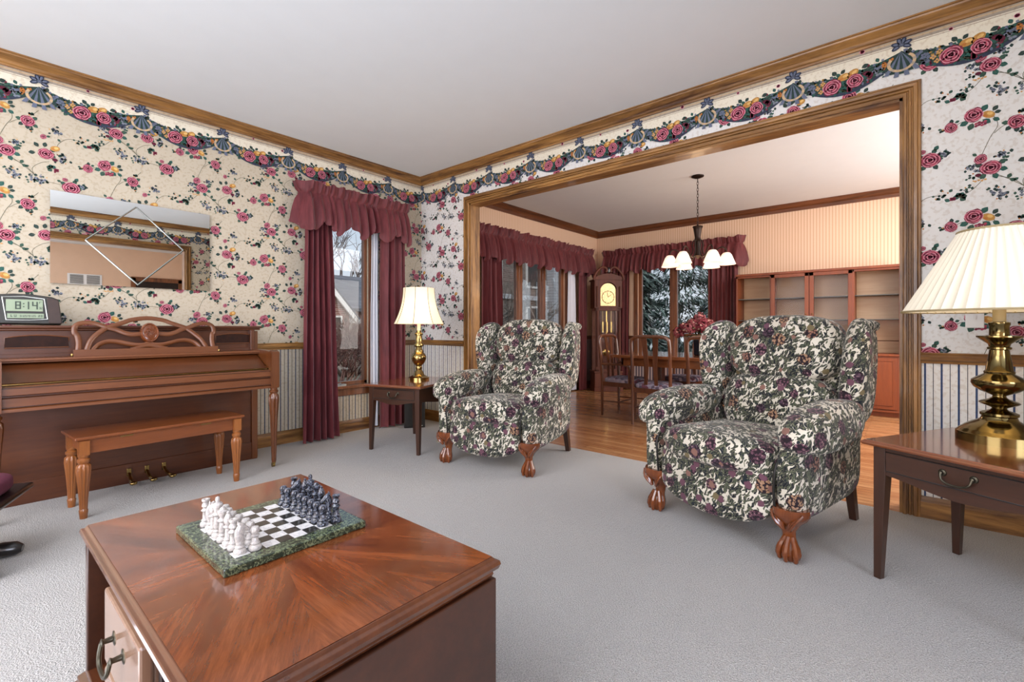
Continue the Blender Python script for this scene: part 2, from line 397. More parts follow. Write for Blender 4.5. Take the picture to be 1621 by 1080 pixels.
# ------------------------------------------------------------------ printed wallpaper
INK = {k: lin(v) for k, v in dict(plum='#7c2f44', rose='#a6475b', roseL='#d792a0', roseD='#5a2033', leaf='#38564a', leafD='#2c403c', teal='#2e5a52',
    stem='#6b6a58', blue='#7f8694', blueD='#555c6c', tan='#c79a62', pear='#b98a4a', pearL='#dcb46f', orange='#b9763c', navy='#363c4e', navyL='#666f84',
    taupe='#a99d8c', cream='#e2dcc9', beige='#c8ad88', grey='#8d8b86', ochre='#a8854a').items()}
class Paper:
    """draws flat shapes on a wall; fr(u, v, h) turns paper coordinates into space"""
    def __init__(s, fr, clip, uflip=False): s.mb = MB(); s.fr = fr; s.clip = clip; s.h = 0; s.flip = uflip
    def poly(s, pts, c, lay):
        cu = sum(p[0] for p in pts)/len(pts); cv = sum(p[1] for p in pts)/len(pts)
        if not s.clip(cu, cv): return
        h = .0006+lay*.00045
        if s.flip: pts = pts[::-1]
        s.mb.add([s.fr(u, v, h) for u, v in pts], [tuple(range(len(pts)))], 0, False, INK[c] if isinstance(c, str) else c)
    def ell(s, u, v, a, b, rot, c, lay, n=10, jit=0):
        pts = []
        for k in range(n):
            t = 2*pi*k/n; r = 1+jit*random.uniform(-1, 1); x, y = a*r*cos(t), b*r*sin(t)
            pts.append((u+x*cos(rot)-y*sin(rot), v+x*sin(rot)+y*cos(rot)))
        s.poly(pts, c, lay)
    def leaf(s, u, v, L, rot, c='leaf', lay=2, w=.36):
        pts = []
        for x, y in ((0,0),(.25,-.7),(.55,-1),(.8,-.6),(1,0),(.8,.6),(.55,1),(.25,.7)):
            X, Y = x*L, y*L*w; pts.append((u+X*cos(rot)-Y*sin(rot), v+X*sin(rot)+Y*cos(rot)))
        s.poly(pts, c, lay)
        if L > .02:
            e = L*.03; s.poly([(u-e*sin(rot), v+e*cos(rot)), (u+e*sin(rot), v-e*cos(rot)), (u+.85*L*cos(rot), v+.85*L*sin(rot))], 'stem', lay+.5)
    def rose(s, u, v, r, lay=4, a0=None):
        a0 = random.uniform(0, 6) if a0 is None else a0
        r *= 1.13; s.ell(u, v, r*1.02, r*.9, a0, 'plum', lay, 16, .07)
        for ring, (rr, n, pr) in enumerate(((.66, 6, .4), (.4, 5, .33), (.16, 3, .24))):
            for k in range(n):
                t = a0+ring*.6+2*pi*k/n; x, y = u+r*rr*cos(t), v+r*rr*.88*sin(t)
                s.ell(x, y, r*pr*1.05, r*pr*.75, t+pi/2, 'roseL', lay+1+ring*2, 9)
                s.ell(x-r*.075*cos(t), y-r*.075*sin(t), r*pr, r*pr*.7, t+pi/2, 'rose' if k % 2 else 'plum', lay+1.7+ring*2, 9)
        s.ell(u, v, r*.1, r*.08, 0, 'roseD', lay+8, 6)
    def stem(s, pts, w=.0014, lay=.5, c='stem'):
        P = smooth_pts([(a, b, 0) for a, b in pts], 5)
        for a, b in zip(P, P[1:]):
            d = (b-a); n = V((-d.y, d.x, 0)).normalized()*w
            s.poly([(a.x+n.x, a.y+n.y), (a.x-n.x, a.y-n.y), (b.x-n.x, b.y-n.y), (b.x+n.x, b.y+n.y)], c, lay)
    def spray(s, u, v, r, n=12, blue=True, dark='leafD'):
        for k in range(n):
            a = random.uniform(0, 2*pi); d = r*1.25*sqrt(random.random()); s.leaf(u+d*cos(a)*1.15, v+d*sin(a)*.8, random.uniform(.012, .020), random.uniform(0, 6.3), random.choice([dark, 'leaf', 'leafD']), 1.5, .4)
        if blue:
            for k in range(n//2+1):
                a = random.uniform(0, 2*pi); d = r*1.0*random.random(); x, y = u+d*cos(a), v+d*sin(a)*.7
                for q in range(4): s.ell(x+.0045*cos(q*1.6), y+.0045*sin(q*1.6), .0042, .0036, q, random.choice(['blue', 'blueD', 'blue']), 3, 6)
        for k in range(n//3): 
            a = random.uniform(0, 2*pi); s.ell(u+r*1.1*cos(a), v+r*.9*sin(a), .004, .004, 0, random.choice(['tan', 'orange', 'grey']), 2, 6)
    def pear(s, u, v, r, rot):
        s.ell(u, v, r*1.2, r*.85, rot, 'pear', 4, 12); s.ell(u+r*.25, v+r*.2, r*.55, r*.4, rot, 'pearL', 5, 8); s.ell(u-r*.5, v-r*.25, r*.4, r*.3, rot, 'orange', 5, 8)
    def motif(s, u, v):
        st = random.getstate(); random.seed(3)
        # long stems
        s.stem([(u+.01, v-.03), (u+.062, v-.068), (u+.133, v-.13)]); s.stem([(u+.02, v-.045), (u+.08, v-.075), (u+.12, v-.12)])
        s.stem([(u+.128, v-.14), (u+.112, v-.085), (u+.15, v-.04), (u+.19, v-.022)])
        s.stem([(u+.22, v+.06), (u+.235, v+.11), (u+.28, v+.15), (u+.34, v+.152)])
        s.stem([(u+.42, v+.14), (u+.46, v+.165), (u+.505, v+.22)])
        s.stem([(u+.53, v+.005), (u+.548, v-.05), (u+.52, v-.11), (u+.487, v-.2)])
        s.stem([(u+.535, v-.09), (u+.57, v-.06), (u+.61, v-.055)])
        s.stem([(u+.14, v-.18), (u+.19, v-.155), (u+.27, v-.165)]); s.stem([(u+.11, v+.25), (u+.14, v+.29)])
        s.stem([(u+.375, v-.02), (u+.42, v+.0)])
        # pair of roses
        for a in (-2.2, -1.2, -.3, .5, 2.7): s.leaf(u+.03*cos(a), v+.03*sin(a), .034, a, random.choice(['leaf', 'leafD', 'teal']))
        s.spray(u+.045, v+.055, .024, 9); s.spray(u-.065, v+.005, .026, 10); s.rose(u, v, .035, 4, 0); s.rose(u-.036, v+.05, .023, 4, 1); s.leaf(u-.05, v+.07, .022, 2.4, 'leaf'); s.ell(u-.045, v-.03, .012, .009, 0, 'roseD', 4); s.spray(u-.06, v-.04, .018, 6, False)
        for k in range(4): s.ell(u-.055+.012*k, v-.06+.004*(k % 2), .006, .005, 0, 'tan', 3, 6)
        # single rose R1
        for a in (-2.4, -1.6, -.6, .7, 3.0): s.leaf(u+.092+.025*cos(a), v+.208+.022*sin(a), .03, a, random.choice(['leafD', 'leaf', 'teal']))
        s.spray(u+.115, v+.25, .014, 6, False); s.rose(u+.092, v+.208, .031, 4, 2); s.spray(u+.10, v+.158, .012, 5, False)
        # rose and pear G
        for a in (2.2, 1.4, .5, 3.4): s.leaf(u+.16+.035*cos(a), v+.03+.035*sin(a), .033, a, random.choice(['leafD', 'leaf']))
        s.rose(u+.174, v+.023, .033, 4, 3); s.pear(u+.216, v+.068, .02, .3); s.rose(u+.161, v+.13, .014, 4, 1); s.leaf(u+.175, v+.135, .02, .3); s.spray(u+.25, v+.01, .032, 14); s.ell(u+.215, v-.005, .014, .011, 0, 'roseD', 4)
        s.spray(u+.22, v+.183, .028, 12); s.spray(u+.338, v+.151, .026, 9, False); s.leaf(u+.35, v+.13, .026, -.6, 'teal'); s.leaf(u+.24, v+.12, .02, 2.2)
        # grape leaf
        for a in (.2, 1.1, 2.0, 2.9, -.7): s.leaf(u+.41, v+.13, .028, a, 'teal' if a > 1 else 'leaf', 2, .5)
        for k in range(6): s.ell(u+.375+.007*(k % 3), v+.13-.008*(k//3), .0058, .0058, 0, 'plum', 3, 6)
        s.spray(u+.45, v+.165, .022, 6, False)
        s.spray(u+.546, v+.128, .032, 14); s.spray(u+.142, v-.15, .04, 20); s.leaf(u+.06, v-.066, .026, 1.1, 'leaf'); s.leaf(u+.066, v-.07, .026, -.5, 'leaf'); s.leaf(u+.08, v-.08, .02, .5)
        # rose, pear, small rose B
        for a in (3.6, 4.3, 5.6, .9): s.leaf(u+.47+.03*cos(a), v+.01+.03*sin(a), .038, a, random.choice(['teal', 'leaf']))
        s.rose(u+.461, v+.023, .034, 4, 4); s.pear(u+.515, v+.011, .021, -.5); s.leaf(u+.53, v+.025, .03, .9, 'leafD'); s.leaf(u+.535, v+.015, .026, .1, 'leafD'); s.leaf(u+.53, v-.012, .03, -.6, 'teal')
        for k in range(8): s.ell(u+.47+.011*(k % 4), v-.025-.012*(k//4)+.004*(k % 2), .0075, .006, .5, 'plum' if k % 3 else 'rose', 3, 7)
        s.rose(u+.375, v-.02, .025, 4, 5); s.leaf(u+.378, v+.0, .025, 1.6, 'leafD'); s.leaf(u+.39, v+.002, .02, .4); s.spray(u+.335, v-.03, .012, 5, False)
        # grape leaf 2
        for a in (.9, 1.9, 2.8, 4.0): s.leaf(u+.2, v-.064, .026, a, 'teal' if a < 2 else 'leaf', 2, .5)
        for k in range(7): s.ell(u+.215+.007*(k % 3), v-.066-.009*(k//3), .006, .006, 0, 'plum', 3, 6)
        # rose K
        for a in (.3, 1.2, 2.6, 4.1, 5.2): s.leaf(u+.293+.03*cos(a), v-.171+.03*sin(a), .032, a, random.choice(['teal', 'leafD', 'leaf']))
        s.rose(u+.293, v-.171, .038, 4, 0); s.rose(u+.263, v-.122, .012, 4, 0); s.leaf(u+.245, v-.14, .022, 2.8); s.spray(u+.345, v-.15, .026, 10); s.leaf(u+.31, v-.125, .03, 1.0, 'teal')
        random.setstate(st)
    def border(s, u, z0=2.385, z1=2.632):
        st = random.getstate(); random.seed(5)
        P = .5225
        # swag between this bow and the next one
        N = 18; top = []; bot = []
        for k in range(N+1):
            t = k/N; sg = 4*t*(1-t); top.append((u+t*P, z0+.175-.045*sg)); bot.append((u+t*P, z0+.14-.125*sg))
        for k in range(N):
            s.poly([top[k], top[k+1], (top[k+1][0], z1-.04), (top[k][0], z1-.04)], 'cream', 8.3)
            s.poly([bot[k], bot[k+1], top[k+1], top[k]], 'leafD', 9)
            s.poly([bot[k], bot[k+1], (bot[k+1][0], bot[k+1][1]+.018), (bot[k][0], bot[k][1]+.018)], 'navy', 9.6)
        def on(t, f): sg = 4*t*(1-t); a = z0+.175-.045*sg; b = z0+.14-.125*sg; return u+t*P, b+(a-b)*f
        for k in range(230):
            t = random.uniform(.06, .94); x, y = on(t, random.uniform(.12, 1.08)); kind = random.random()
            reg = 'navyL' if t < .22 else ('ochre' if .22 < t < .33 else ('teal' if t < .68 else ('plum' if t < .76 else ('blue' if t < .86 else 'orange'))))
            c = random.choice([reg, reg, 'leaf', 'teal', 'leafD', 'navyL'])
            if kind < .5: s.leaf(x, y, random.uniform(.018, .032), random.uniform(0, 6.3), c, 10)
            else: s.ell(x, y, random.uniform(.005, .010), random.uniform(.004, .009), 0, c, 10.8, 7)
        for t in (.12, .18, .86, .92, .45, .7): 
            for q in range(5):
                x, y = on(t, .6); s.ell(x+.009*cos(q*1.26), y+.009*sin(q*1.26), .007, .006, q*1.26, 'navyL' if t < .3 else ('orange' if t > .8 else 'teal'), 12, 6)
        for t, f in ((.25, .5), (.3, .8), (.28, .3)):
            for q in range(4): x, y = on(t, f); s.ell(x+.008*cos(q*1.6), y+.008*sin(q*1.6), .006, .006, 0, 'tan', 12, 6)
        for dx, dy, rot in ((.50, .93, .2), (.58, .98, .6)):
            x, y = on(dx, dy); s.ell(x, y, .031, .021, rot, 'pear', 13, 12); s.ell(x+.008, y+.005, .015, .009, rot, 'pearL', 14, 8); s.ell(x-.012, y-.008, .01, .007, rot, 'orange', 14, 8)
        for dx, f, L, a in ((.43, 1.1, .035, 2.2), (.47, 1.12, .03, .8), (.66, 1.1, .035, .4)): x, y = on(dx, f); s.leaf(x, y, L, a, 'leafD', 13)
        x, y = on(.385, .52); s.rose(x, y, .043, 15, 1); x, y = on(.6, .56); s.rose(x, y, .037, 15, 2)
        for k in range(9): x, y = on(.54+.01*(k % 3), .15+.1*(k//3)); s.ell(x, y, .008, .008, 0, 'plum', 14, 7)
        for k in range(3): x, y = on(.7+.02*k, .7-.1*k); s.ell(x, y, .016, .013, k, 'roseD', 14, 8)
        # fan tassel, ring and bow
        cz = z0+.125
        for k in range(9):
            a = -pi/2+(k-4)*.2; w = .011; L = .12 if k % 2 else .105
            x1, y1 = u+L*cos(a), cz+.035+L*sin(a)*1.05
            s.poly([(u-.003, cz+.05), (x1-w, y1), (x1+w, y1), (u+.003, cz+.05)], 'navyL' if k % 2 else 'leafD', 16+k*.1)
        for k in range(20):
            a0, a1 = 2*pi*k/20, 2*pi*(k+1)/20; q = []
            for a, r in ((a0, .046), (a1, .046), (a1, .06), (a0, .06)): q.append((u+r*cos(a)*1.05, cz-.012+r*sin(a)*.85))
            if sin(a0) < .75: s.poly(q, 'beige' if k % 3 else 'taupe', 18)
        for a in (.35, pi-.35, 1.25, pi-1.25, -.5, pi+.5):
            x, y = u+.026*cos(a), z1-.038+.022*sin(a); s.ell(x, y, .022, .012, a, 'navy', 19, 10); s.ell(x, y, .013, .006, a, 'navyL', 20, 8)
        s.ell(u, z1-.038, .012, .011, 0, 'blueD', 21, 8); s.ell(u, z1-.038, .006, .005, 0, 'navyL', 22, 8)
        random.setstate(st)
def paper_wall(p, u0, u1, T, B, phase, holes=(), zr=.87, stripes=True):
    """motif lattice with origin T, border bows at B + k*.5225, stripes under the rail"""
    P = .5225
    for k in range(int((u0-T[0])/P)-3, int((u1-T[0])/P)+3):
        for j in range(-10, 10):
            v = T[1]+(k % 2)*P/2-(0 if k % 2 == 0 else 0)+j*P
            u = T[0]+k*P
            if v < zr-.4 or v > 2.7: continue
            p.motif(u, v)
    for k in range(int((u0-B)/P)-2, int((u1-B)/P)+2): p.border(B+k*P)
    for a, b, c, l in ((2.588, 2.634, 'taupe', 8), (2.596, 2.601, 'cream', 8.6), (2.606, 2.609, 'grey', 8.6), (2.618, 2.624, 'beige', 8.6)):
        n = int((u1-u0)/.1)+1
        for i in range(n): p.poly([(u0+(u1-u0)*i/n, a), (u0+(u1-u0)*(i+1)/n, a), (u0+(u1-u0)*(i+1)/n, b), (u0+(u1-u0)*i/n, b)], c, l)
    n = int((u1-u0)/.0332)
    for i in range(n):
        u = u0+phase+i*.0332; w, c = (.0042, '#36476b') if i % 2 else (.0017, '#45484f')
        for a, b in ((.08, .3), (.3, .45), (.45, .9)): p.poly([(u-w, a), (u+w, a), (u+w, b), (u-w, b)], lin(c), 1)

# ------------------------------------------------------------------ setting
b = MB(); b.box((WW, -4.4, -.06), (WX, WY+.02, 0)); struct(b, 'floor', 'carpet')
b = MB(); b.box((WX, -4.4, -.06), (DX+.02, WY+.02, -.001)); struct(b, 'floor', 'floor')
b = MB(); b.box((WW-.2, -4.6, CH), (DX+.3, WY+.3, CH+.1)); struct(b, 'ceiling', 'ceil')
BASEP = lin('#bdb39f'); BASER = lin('#dcdcd9')  # one paper; its warm and cool light is put into two base tones
# left wall with a window hole
W1 = (2.17, 2.70, .46, 2.17)
b = MB()
def wallY(b, x0, x1, holes, y0, y1, m=0, col=None, z1=CH):
    xs = x0
    for h in sorted(holes):
        b.box((xs, y0, 0), (h[0], y1, z1), m, col); b.box((h[0], y0, 0), (h[1], y1, h[2]), m, col); b.box((h[0], y0, h[3]), (h[1], y1, z1), m, col); xs = h[1]
    b.box((xs, y0, 0), (x1, y1, z1), m, col)
def wallX(b, y0, y1, holes, x0, x1, m=0, col=None, z1=CH):
    ys = y0
    for h in sorted(holes):
        b.box((x0, ys, 0), (x1, h[0], z1), m, col)
        if h[2] > 0: b.box((x0, h[0], 0), (x1, h[1], h[2]), m, col)
        b.box((x0, h[0], h[3]), (x1, h[1], z1), m, col); ys = h[1]
    b.box((x0, ys, 0), (x1, y1, z1), m, col)
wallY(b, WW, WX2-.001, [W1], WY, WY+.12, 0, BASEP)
def clipL(u, v): return -.4 < u < WX and v < 2.645 and not (W1[0]-.05 < u < W1[1]+.05 and W1[2] < v < W1[3])
p = Paper(lambda u, v, h: (u, WY-h, v), lambda u, v: clipL(u, v) and v > .87); p.mb = b
paper_wall(p, -.4, WX, (.179, 2.12), .322, .0, zr=.87)
p.clip = lambda u, v: clipL(u, v) and v < .87
p.clip = lambda u, v: clipL(u, v) and .05 < v < .9
n = int((WX+.4)/.0332)
for i in range(n):
    u = -.4+i*.0332; w, c = (.0042, '#39435c') if i % 2 else (.0022, '#3c3c40')
    p.poly([(u-w, .08), (u+w, .08), (u+w, .46), (u-w, .46)], lin(c), 1); p.poly([(u-w, .46), (u+w, .46), (u+w, .87), (u-w, .87)], lin(c), 1)
struct(b, 'wall_left', 'ink')
# right wall (dining opening between)
OY0, OY1, OZ = .035, 3.452, 2.30
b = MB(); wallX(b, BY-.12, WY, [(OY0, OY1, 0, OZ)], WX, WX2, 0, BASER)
def clipR(u, v): return -WY < u < -BY and v < 2.645 and not (-OY1-.07 < u < -OY0+.07 and v < OZ+.07)
p = Paper(lambda u, v, h: (WX-h, -u, v), lambda u, v: clipR(u, v) and v > .87); p.mb = b
paper_wall(p, -WY, -BY, (.308, 1.839), -.04, 0, zr=.87)
p.clip = lambda u, v: clipR(u, v) and v < .9
n = int((-BY+WY)/.0332)
for i in range(n):
    u = -WY+.0085+i*.0332; w, c = (.0042, '#36476b') if i % 2 else (.0016, '#45484f')
    p.poly([(u-w, .08), (u+w, .08), (u+w, .87), (u-w, .87)], lin(c), 1)
struct(b, 'wall_right', 'ink')
# back wall behind the camera with a wide opening to the family room
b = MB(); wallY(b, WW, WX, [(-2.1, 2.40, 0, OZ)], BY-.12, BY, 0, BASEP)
p = Paper(lambda u, v, h: (-u, BY+h, v), lambda u, v: (-WX < u < .5 and v < 2.645 and v > .87 and not (u > -2.47 and v < OZ+.08))); p.mb = b
paper_wall(p, -WX, .5, (-2.2, 1.839), -3.1, 0)
struct(b, 'wall_back', 'ink')
b = MB(); b.box((WW-.12, -4.4, 0), (WW, WY+.12, CH)); struct(b, 'wall_west', 'peach')
b = MB(); b.box((WW, -4.4, 0), (WX2, -4.28, CH)); struct(b, 'wall_family_room', 'peach')
b = MB(); b.box((WX2-.1, -4.4, 0), (WX2+.02, BY-.13, CH)); struct(b, 'wall_family_room_side', 'peach')
# dining room walls
WD = (4.60, 6.28, .62, 2.14); WF = (2.28, 3.46, .50, 2.14)
b = MB(); wallY(b, WX2, DX, [WD], WY, WY+.12); struct(b, 'wall_dining_left', 'peachstripe')
b = MB(); wallX(b, DBY, WY+.12, [WF], DX, DX+.12); struct(b, 'wall_dining_far', 'peachstripe')
b = MB(); b.box((WX2, DBY-.12, 0), (DX, DBY, CH)); struct(b, 'wall_dining_right', 'peachstripe')

# mouldings swept along a path with mitred corners; profile = (distance into the room, height)
def moulding(b, path, prof, side=1, m=0, closed=False):
    P = [V((x, y, 0)) for x, y in path]; N = len(P); rings = []
    for i in range(N):
        ds = []
        if i > 0 or closed: ds.append((P[i]-P[i-1]).normalized())
        if i < N-1 or closed: ds.append((P[(i+1) % N]-P[i]).normalized())
        ns = [V((-d.y, d.x, 0))*side for d in ds]
        if len(ns) == 2: q = (ns[0]+ns[1]); q = q/(1+ns[0].dot(ns[1]))
        else: q = ns[0]
        rings.append([tuple(P[i]+q*o+V((0, 0, z))) for o, z in prof])
    if closed: rings.append(rings[0])
    b.loft(rings, m, False, not closed); n = len(prof); k0 = len(b.mi)-n*(len(rings)-1)-(0 if closed else 2)
    for i in range(len(rings)-1):
        d = P[(i+1) % N]-P[i]
        for j in range(n): b.mi[k0+i*n+j] = 0 if abs(d.x) > abs(d.y) else 1
    return b
crown = [(0, 2.632), (.016, 2.632), (.018, 2.642), (.028, 2.648), (.036, 2.66), (.06, 2.676), (.074, 2.684), (.078, 2.692), (.09, 2.692), (.09, CH-.0005), (0, CH-.0005)]
dcrown = [(o, z-.0+(-.03 if z < 2.64 else 0)) for o, z in crown]
rail = [(0, .868-.012), (.010, .868-.012), (.014, .868), (.026, .876), (.030, .892), (.024, .902), (.028, .91), (.022, .914), (0, .914)]
rail = [(o, z-.022) for o, z in rail]
base = [(0, 0), (.018, 0), (.018, .085), (.012, .1), (.008, .115), (0, .115)]
b = MB(); moulding(b, [(WX, BY), (WX, WY), (WW, WY), (WW, BY)], crown, 1, closed=True); struct(b, 'trim_1', ['oak_x', 'oak_y'])
b = MB(); moulding(b, [(DX, DBY), (DX, WY), (WX2, WY), (WX2, DBY)], dcrown, 1, closed=True); struct(b, 'trim_2', ['darkoak_x', 'darkoak_y'])
b = MB(); moulding(b, [(WX, OY1+.075), (WX, WY), (W1[1]+.07, WY)], rail, 1); moulding(b, [(W1[0]-.07, WY), (WW, WY)], rail, 1); struct(b, 'trim_3', ['oak_x', 'oak_y'])
b = MB(); moulding(b, [(WX, BY), (WX, OY0-.075)], rail, 1); struct(b, 'trim_4', ['oak_x', 'oak_y'])
b = MB(); moulding(b, [(WX, OY1+.075), (WX, WY), (WW, WY)], base, 1); struct(b, 'baseboard_left', ['oak_x', 'oak_y'])
b = MB(); moulding(b, [(WX, BY), (WX, OY0-.075)], base, 1); struct(b, 'baseboard_right', ['oak_x', 'oak_y'])
b = MB(); moulding(b, [(DX, DBY), (DX, WY), (WX2, WY)], base, 1); struct(b, 'baseboard_dining', ['darkoak_x', 'darkoak_y'])
b = MB(); moulding(b, [(DX, DBY), (DX, WF[0]-.07)], rail, 1); moulding(b, [(DX, WF[1]+.07), (DX, WY), (WD[1]+.07, WY)], rail, 1); struct(b, 'trim_5', ['darkoak_x', 'darkoak_y'])
# fluted casing of the opening
def casing_prof(w): return [(0, 0), (0, .016), (.006, .02), (.016, .02), (.019, .007), (.024, .007), (.028, .02), (.034, .02), (.037, .008), (.042, .008), (.046, .022), (w-.018, .024), (w-.012, .018), (w-.004, .018), (w, .012), (w, 0)]
def casing(b, xw, sgn, y0, y1, zt, w=.078, m=(0, 1)):   # around an opening in an X wall, sgn = outward normal
    pr = casing_prof(w); path = [(y0, 0, (-1, 0)), (y0, zt, (-1, 1)), (y1, zt, (1, 1)), (y1, 0, (1, 0))]
    rings = [[(xw+sgn*h, y+o*d[0], z+o*d[1]) for o, h in pr] for y, z, d in path]
    for i in range(3): b.loft([rings[i], rings[i+1]], m[i == 1], False)
b = MB(); casing(b, WX, -1, OY0, OY1, OZ); casing(b, WX2, 1, OY0, OY1, OZ)
b.box((WX-.002, OY1-.014, 0), (WX2+.002, OY1+.002, OZ), 0); b.box((WX-.002, OY0-.002, 0), (WX2+.002, OY0+.014, OZ), 0); b.box((WX-.002, OY0, OZ-.014), (WX2+.002, OY1, OZ+.002), 1)
struct(b, 'trim_6', ['oak_z', 'oak_y'])
# casing on the back wall opening (seen in the mirror)
b = MB(); pr = casing_prof(.075)
rg = [[(x+o*d[0], BY+h, z+o*d[1]) for o, h in pr] for x, z, d in ((-2.1, 0, (-1, 0)), (-2.1, OZ, (-1, 1)), (2.4, OZ, (1, 1)), (2.4, 0, (1, 0)))]
for i in range(3): b.loft([rg[i], rg[i+1]], i == 1, False)
b.box((2.385, BY-.13, 0), (2.402, BY, OZ)); b.box((-2.1, BY-.13, OZ-.015), (2.4, BY, OZ+.002), 1)
struct(b, 'trim_7', ['oak_z', 'oak_x'])
# family room doorway, crown and air vent (seen in the mirror)
b = MB(); b.box((2.35, -4.28, 0), (2.43, -4.25, 2.1)); b.box((3.2, -4.28, 0), (3.28, -4.25, 2.1)); b.box((2.35, -4.28, 2.03), (3.28, -4.25, 2.12)); struct(b, 'door_1', 'darkoak_z')
b = MB(); b.box((2.43, -4.279, 0), (3.2, -4.265, 2.03)); struct(b, 'door_2', 'coffee_dark')
t = thing('air_vent', 'pale double air vent grille high on the peach wall, seen in the mirror', 'vent', (1.62, -4.28, 2.0))
b = MB(); b.box((-.26, 0, -.11), (.26, .012, .11)); b.build('frame', 'white', t)
for s in (-1, 1):
    b = MB()
    for k in range(9): b.box((s*.125-.1, .012, -.085+k*.02), (s*.125+.1, .018, -.075+k*.02))
    b.build('grille', 'pad', t)
# windows: casement frames in the wall
def windowY(name, x0, x1, z0, z1, n, mats, wall=WY, sash=.05, stiles=None):
    fr = MB(); mc = .07
    y0 = wall-.018
    for a, c in ((x0-mc, x0), (x1, x1+mc)): fr.box((a, y0, z0-.02), (c, wall, z1+mc))
    fr.box((x0-mc, y0, z1), (x1+mc, wall, z1+mc)); fr.box((x0-.09, wall-.05, z0-.03), (x1+.09, wall+.02, z0)); fr.box((x0-mc, y0, z0-.1), (x1+mc, wall, z0-.03))
    o = tag(fr.build(name, mats, bevel=.004), kind='structure')
    w = (x1-x0)/n
    for k in range(n):
        a, c = x0+k*w, x0+(k+1)*w; s = MB(); ya, yb = wall+.02, wall+.07
        s.box((a, ya, z0), (a+sash, yb, z1)); s.box((c-sash, ya, z0), (c, yb, z1)); s.box((a, ya, z0), (c, yb, z0+sash)); s.box((a, ya, z1-sash), (c, yb, z1))
        so = s.build('window_sash', mats, o, bevel=.004)
        g = MB(); g.box((a+sash, wall+.044, z0+sash), (c-sash, wall+.048, z1-sash)); g.build('pane', 'glass', so)
    return o
o = windowY('window_1', W1[0], W1[1], W1[2], W1[3], 1, 'darkoak_z', sash=.035)
b = MB(); b.box((2.33, WY-.048, .46), (2.43, WY-.005, .478)); b.tube([(2.38, WY-.03, .478), (2.37, WY-.05, .49), (2.31, WY-.06, .482)], .006, 6); b.build('crank_handle', 'silver', o)
o = windowY('window_2', WD[0], WD[1], WD[2], WD[3], 3, 'darkoak_z', sash=.07)
def windowX(name, y0, y1, z0, z1, n, mats, wall=DX, sash=.05):
    fr = MB(); mc = .07; x = wall-.018
    for a, c in ((y0-mc, y0), (y1, y1+mc)): fr.box((x, a, z0-.02), (wall, c, z1+mc))
    fr.box((x, y0-mc, z1), (wall, y1+mc, z1+mc)); fr.box((wall-.05, y0-.09, z0-.03), (wall+.02, y1+.09, z0)); fr.box((x, y0-mc, z0-.1), (wall, y1+mc, z0-.03))
    o = tag(fr.build(name, mats, bevel=.004), kind='structure'); w = (y1-y0)/n
    for k in range(n):
        a, c = y0+k*w, y0+(k+1)*w; s = MB(); xa, xb = wall+.02, wall+.07
        s.box((xa, a, z0), (xb, a+sash, z1)); s.box((xa, c-sash, z0), (xb, c, z1)); s.box((xa, a, z0), (xb, c, z0+sash)); s.box((xa, a, z1-sash), (xb, c, z1))
        so = s.build('window_sash', mats, o, bevel=.004)
        g = MB(); g.box((wall+.044, a+sash, z0+sash), (wall+.048, c-sash, z1-sash)); g.build('pane', 'glass', so)
    return o
windowX('window_3', WF[0], WF[1], WF[2], WF[3], 2, 'darkoak_z', sash=.06)

# ------------------------------------------------------------------ curtains
def panel(name, A, B, A2, B2, z0, z1, n, amp, folds, mat, label, cat='curtain', seed=1, group=None):
    """pleated cloth hanging from A-B (top) to A2-B2 (bottom); n = direction into the room"""
    random.seed(seed); nu = folds*8; nv = 16; b = MB(); vs = []
    ph = [random.uniform(-.5, .5) for _ in range(folds+1)]; am = [random.uniform(.35, 1.4) for _ in range(folds+1)]
    A, B, A2, B2, n = V(A), V(B), V(A2), V(B2), V(n)
    wp = [random.uniform(-.35, .35) for _ in range(folds+2)]
    for j in range(nv+1):
        t = j/nv; z = z1+(z0-z1)*t
        for i in range(nu+1):
            s = i/nu; q0 = s*folds; kk = int(q0); q = min(folds, max(0, q0+wp[kk]*(1-q0+kk)+wp[kk+1]*(q0-kk))); k = int(min(q, folds-1)); w = sin(2*pi*q+ph[k]*t*1.2)*am[k]*(1-(q-k))+sin(2*pi*q+ph[k+1]*t*1.2)*am[k+1]*(q-k)
            p = (A.lerp(B, s)).lerp(A2.lerp(B2, s), t); x = n*(amp*(w*.5+.5)*(.7+.4*t)+.004*sin(9*t+k))
            vs.append((p.x+x.x, p.y+x.y, z))
    fs = [(j*(nu+1)+i, j*(nu+1)+i+1, (j+1)*(nu+1)+i+1, (j+1)*(nu+1)+i) for j in range(nv) for i in range(nu)]
    b.add(vs, fs, 0, True); o = b.build(name, mat); return tag(o, label, cat, group)
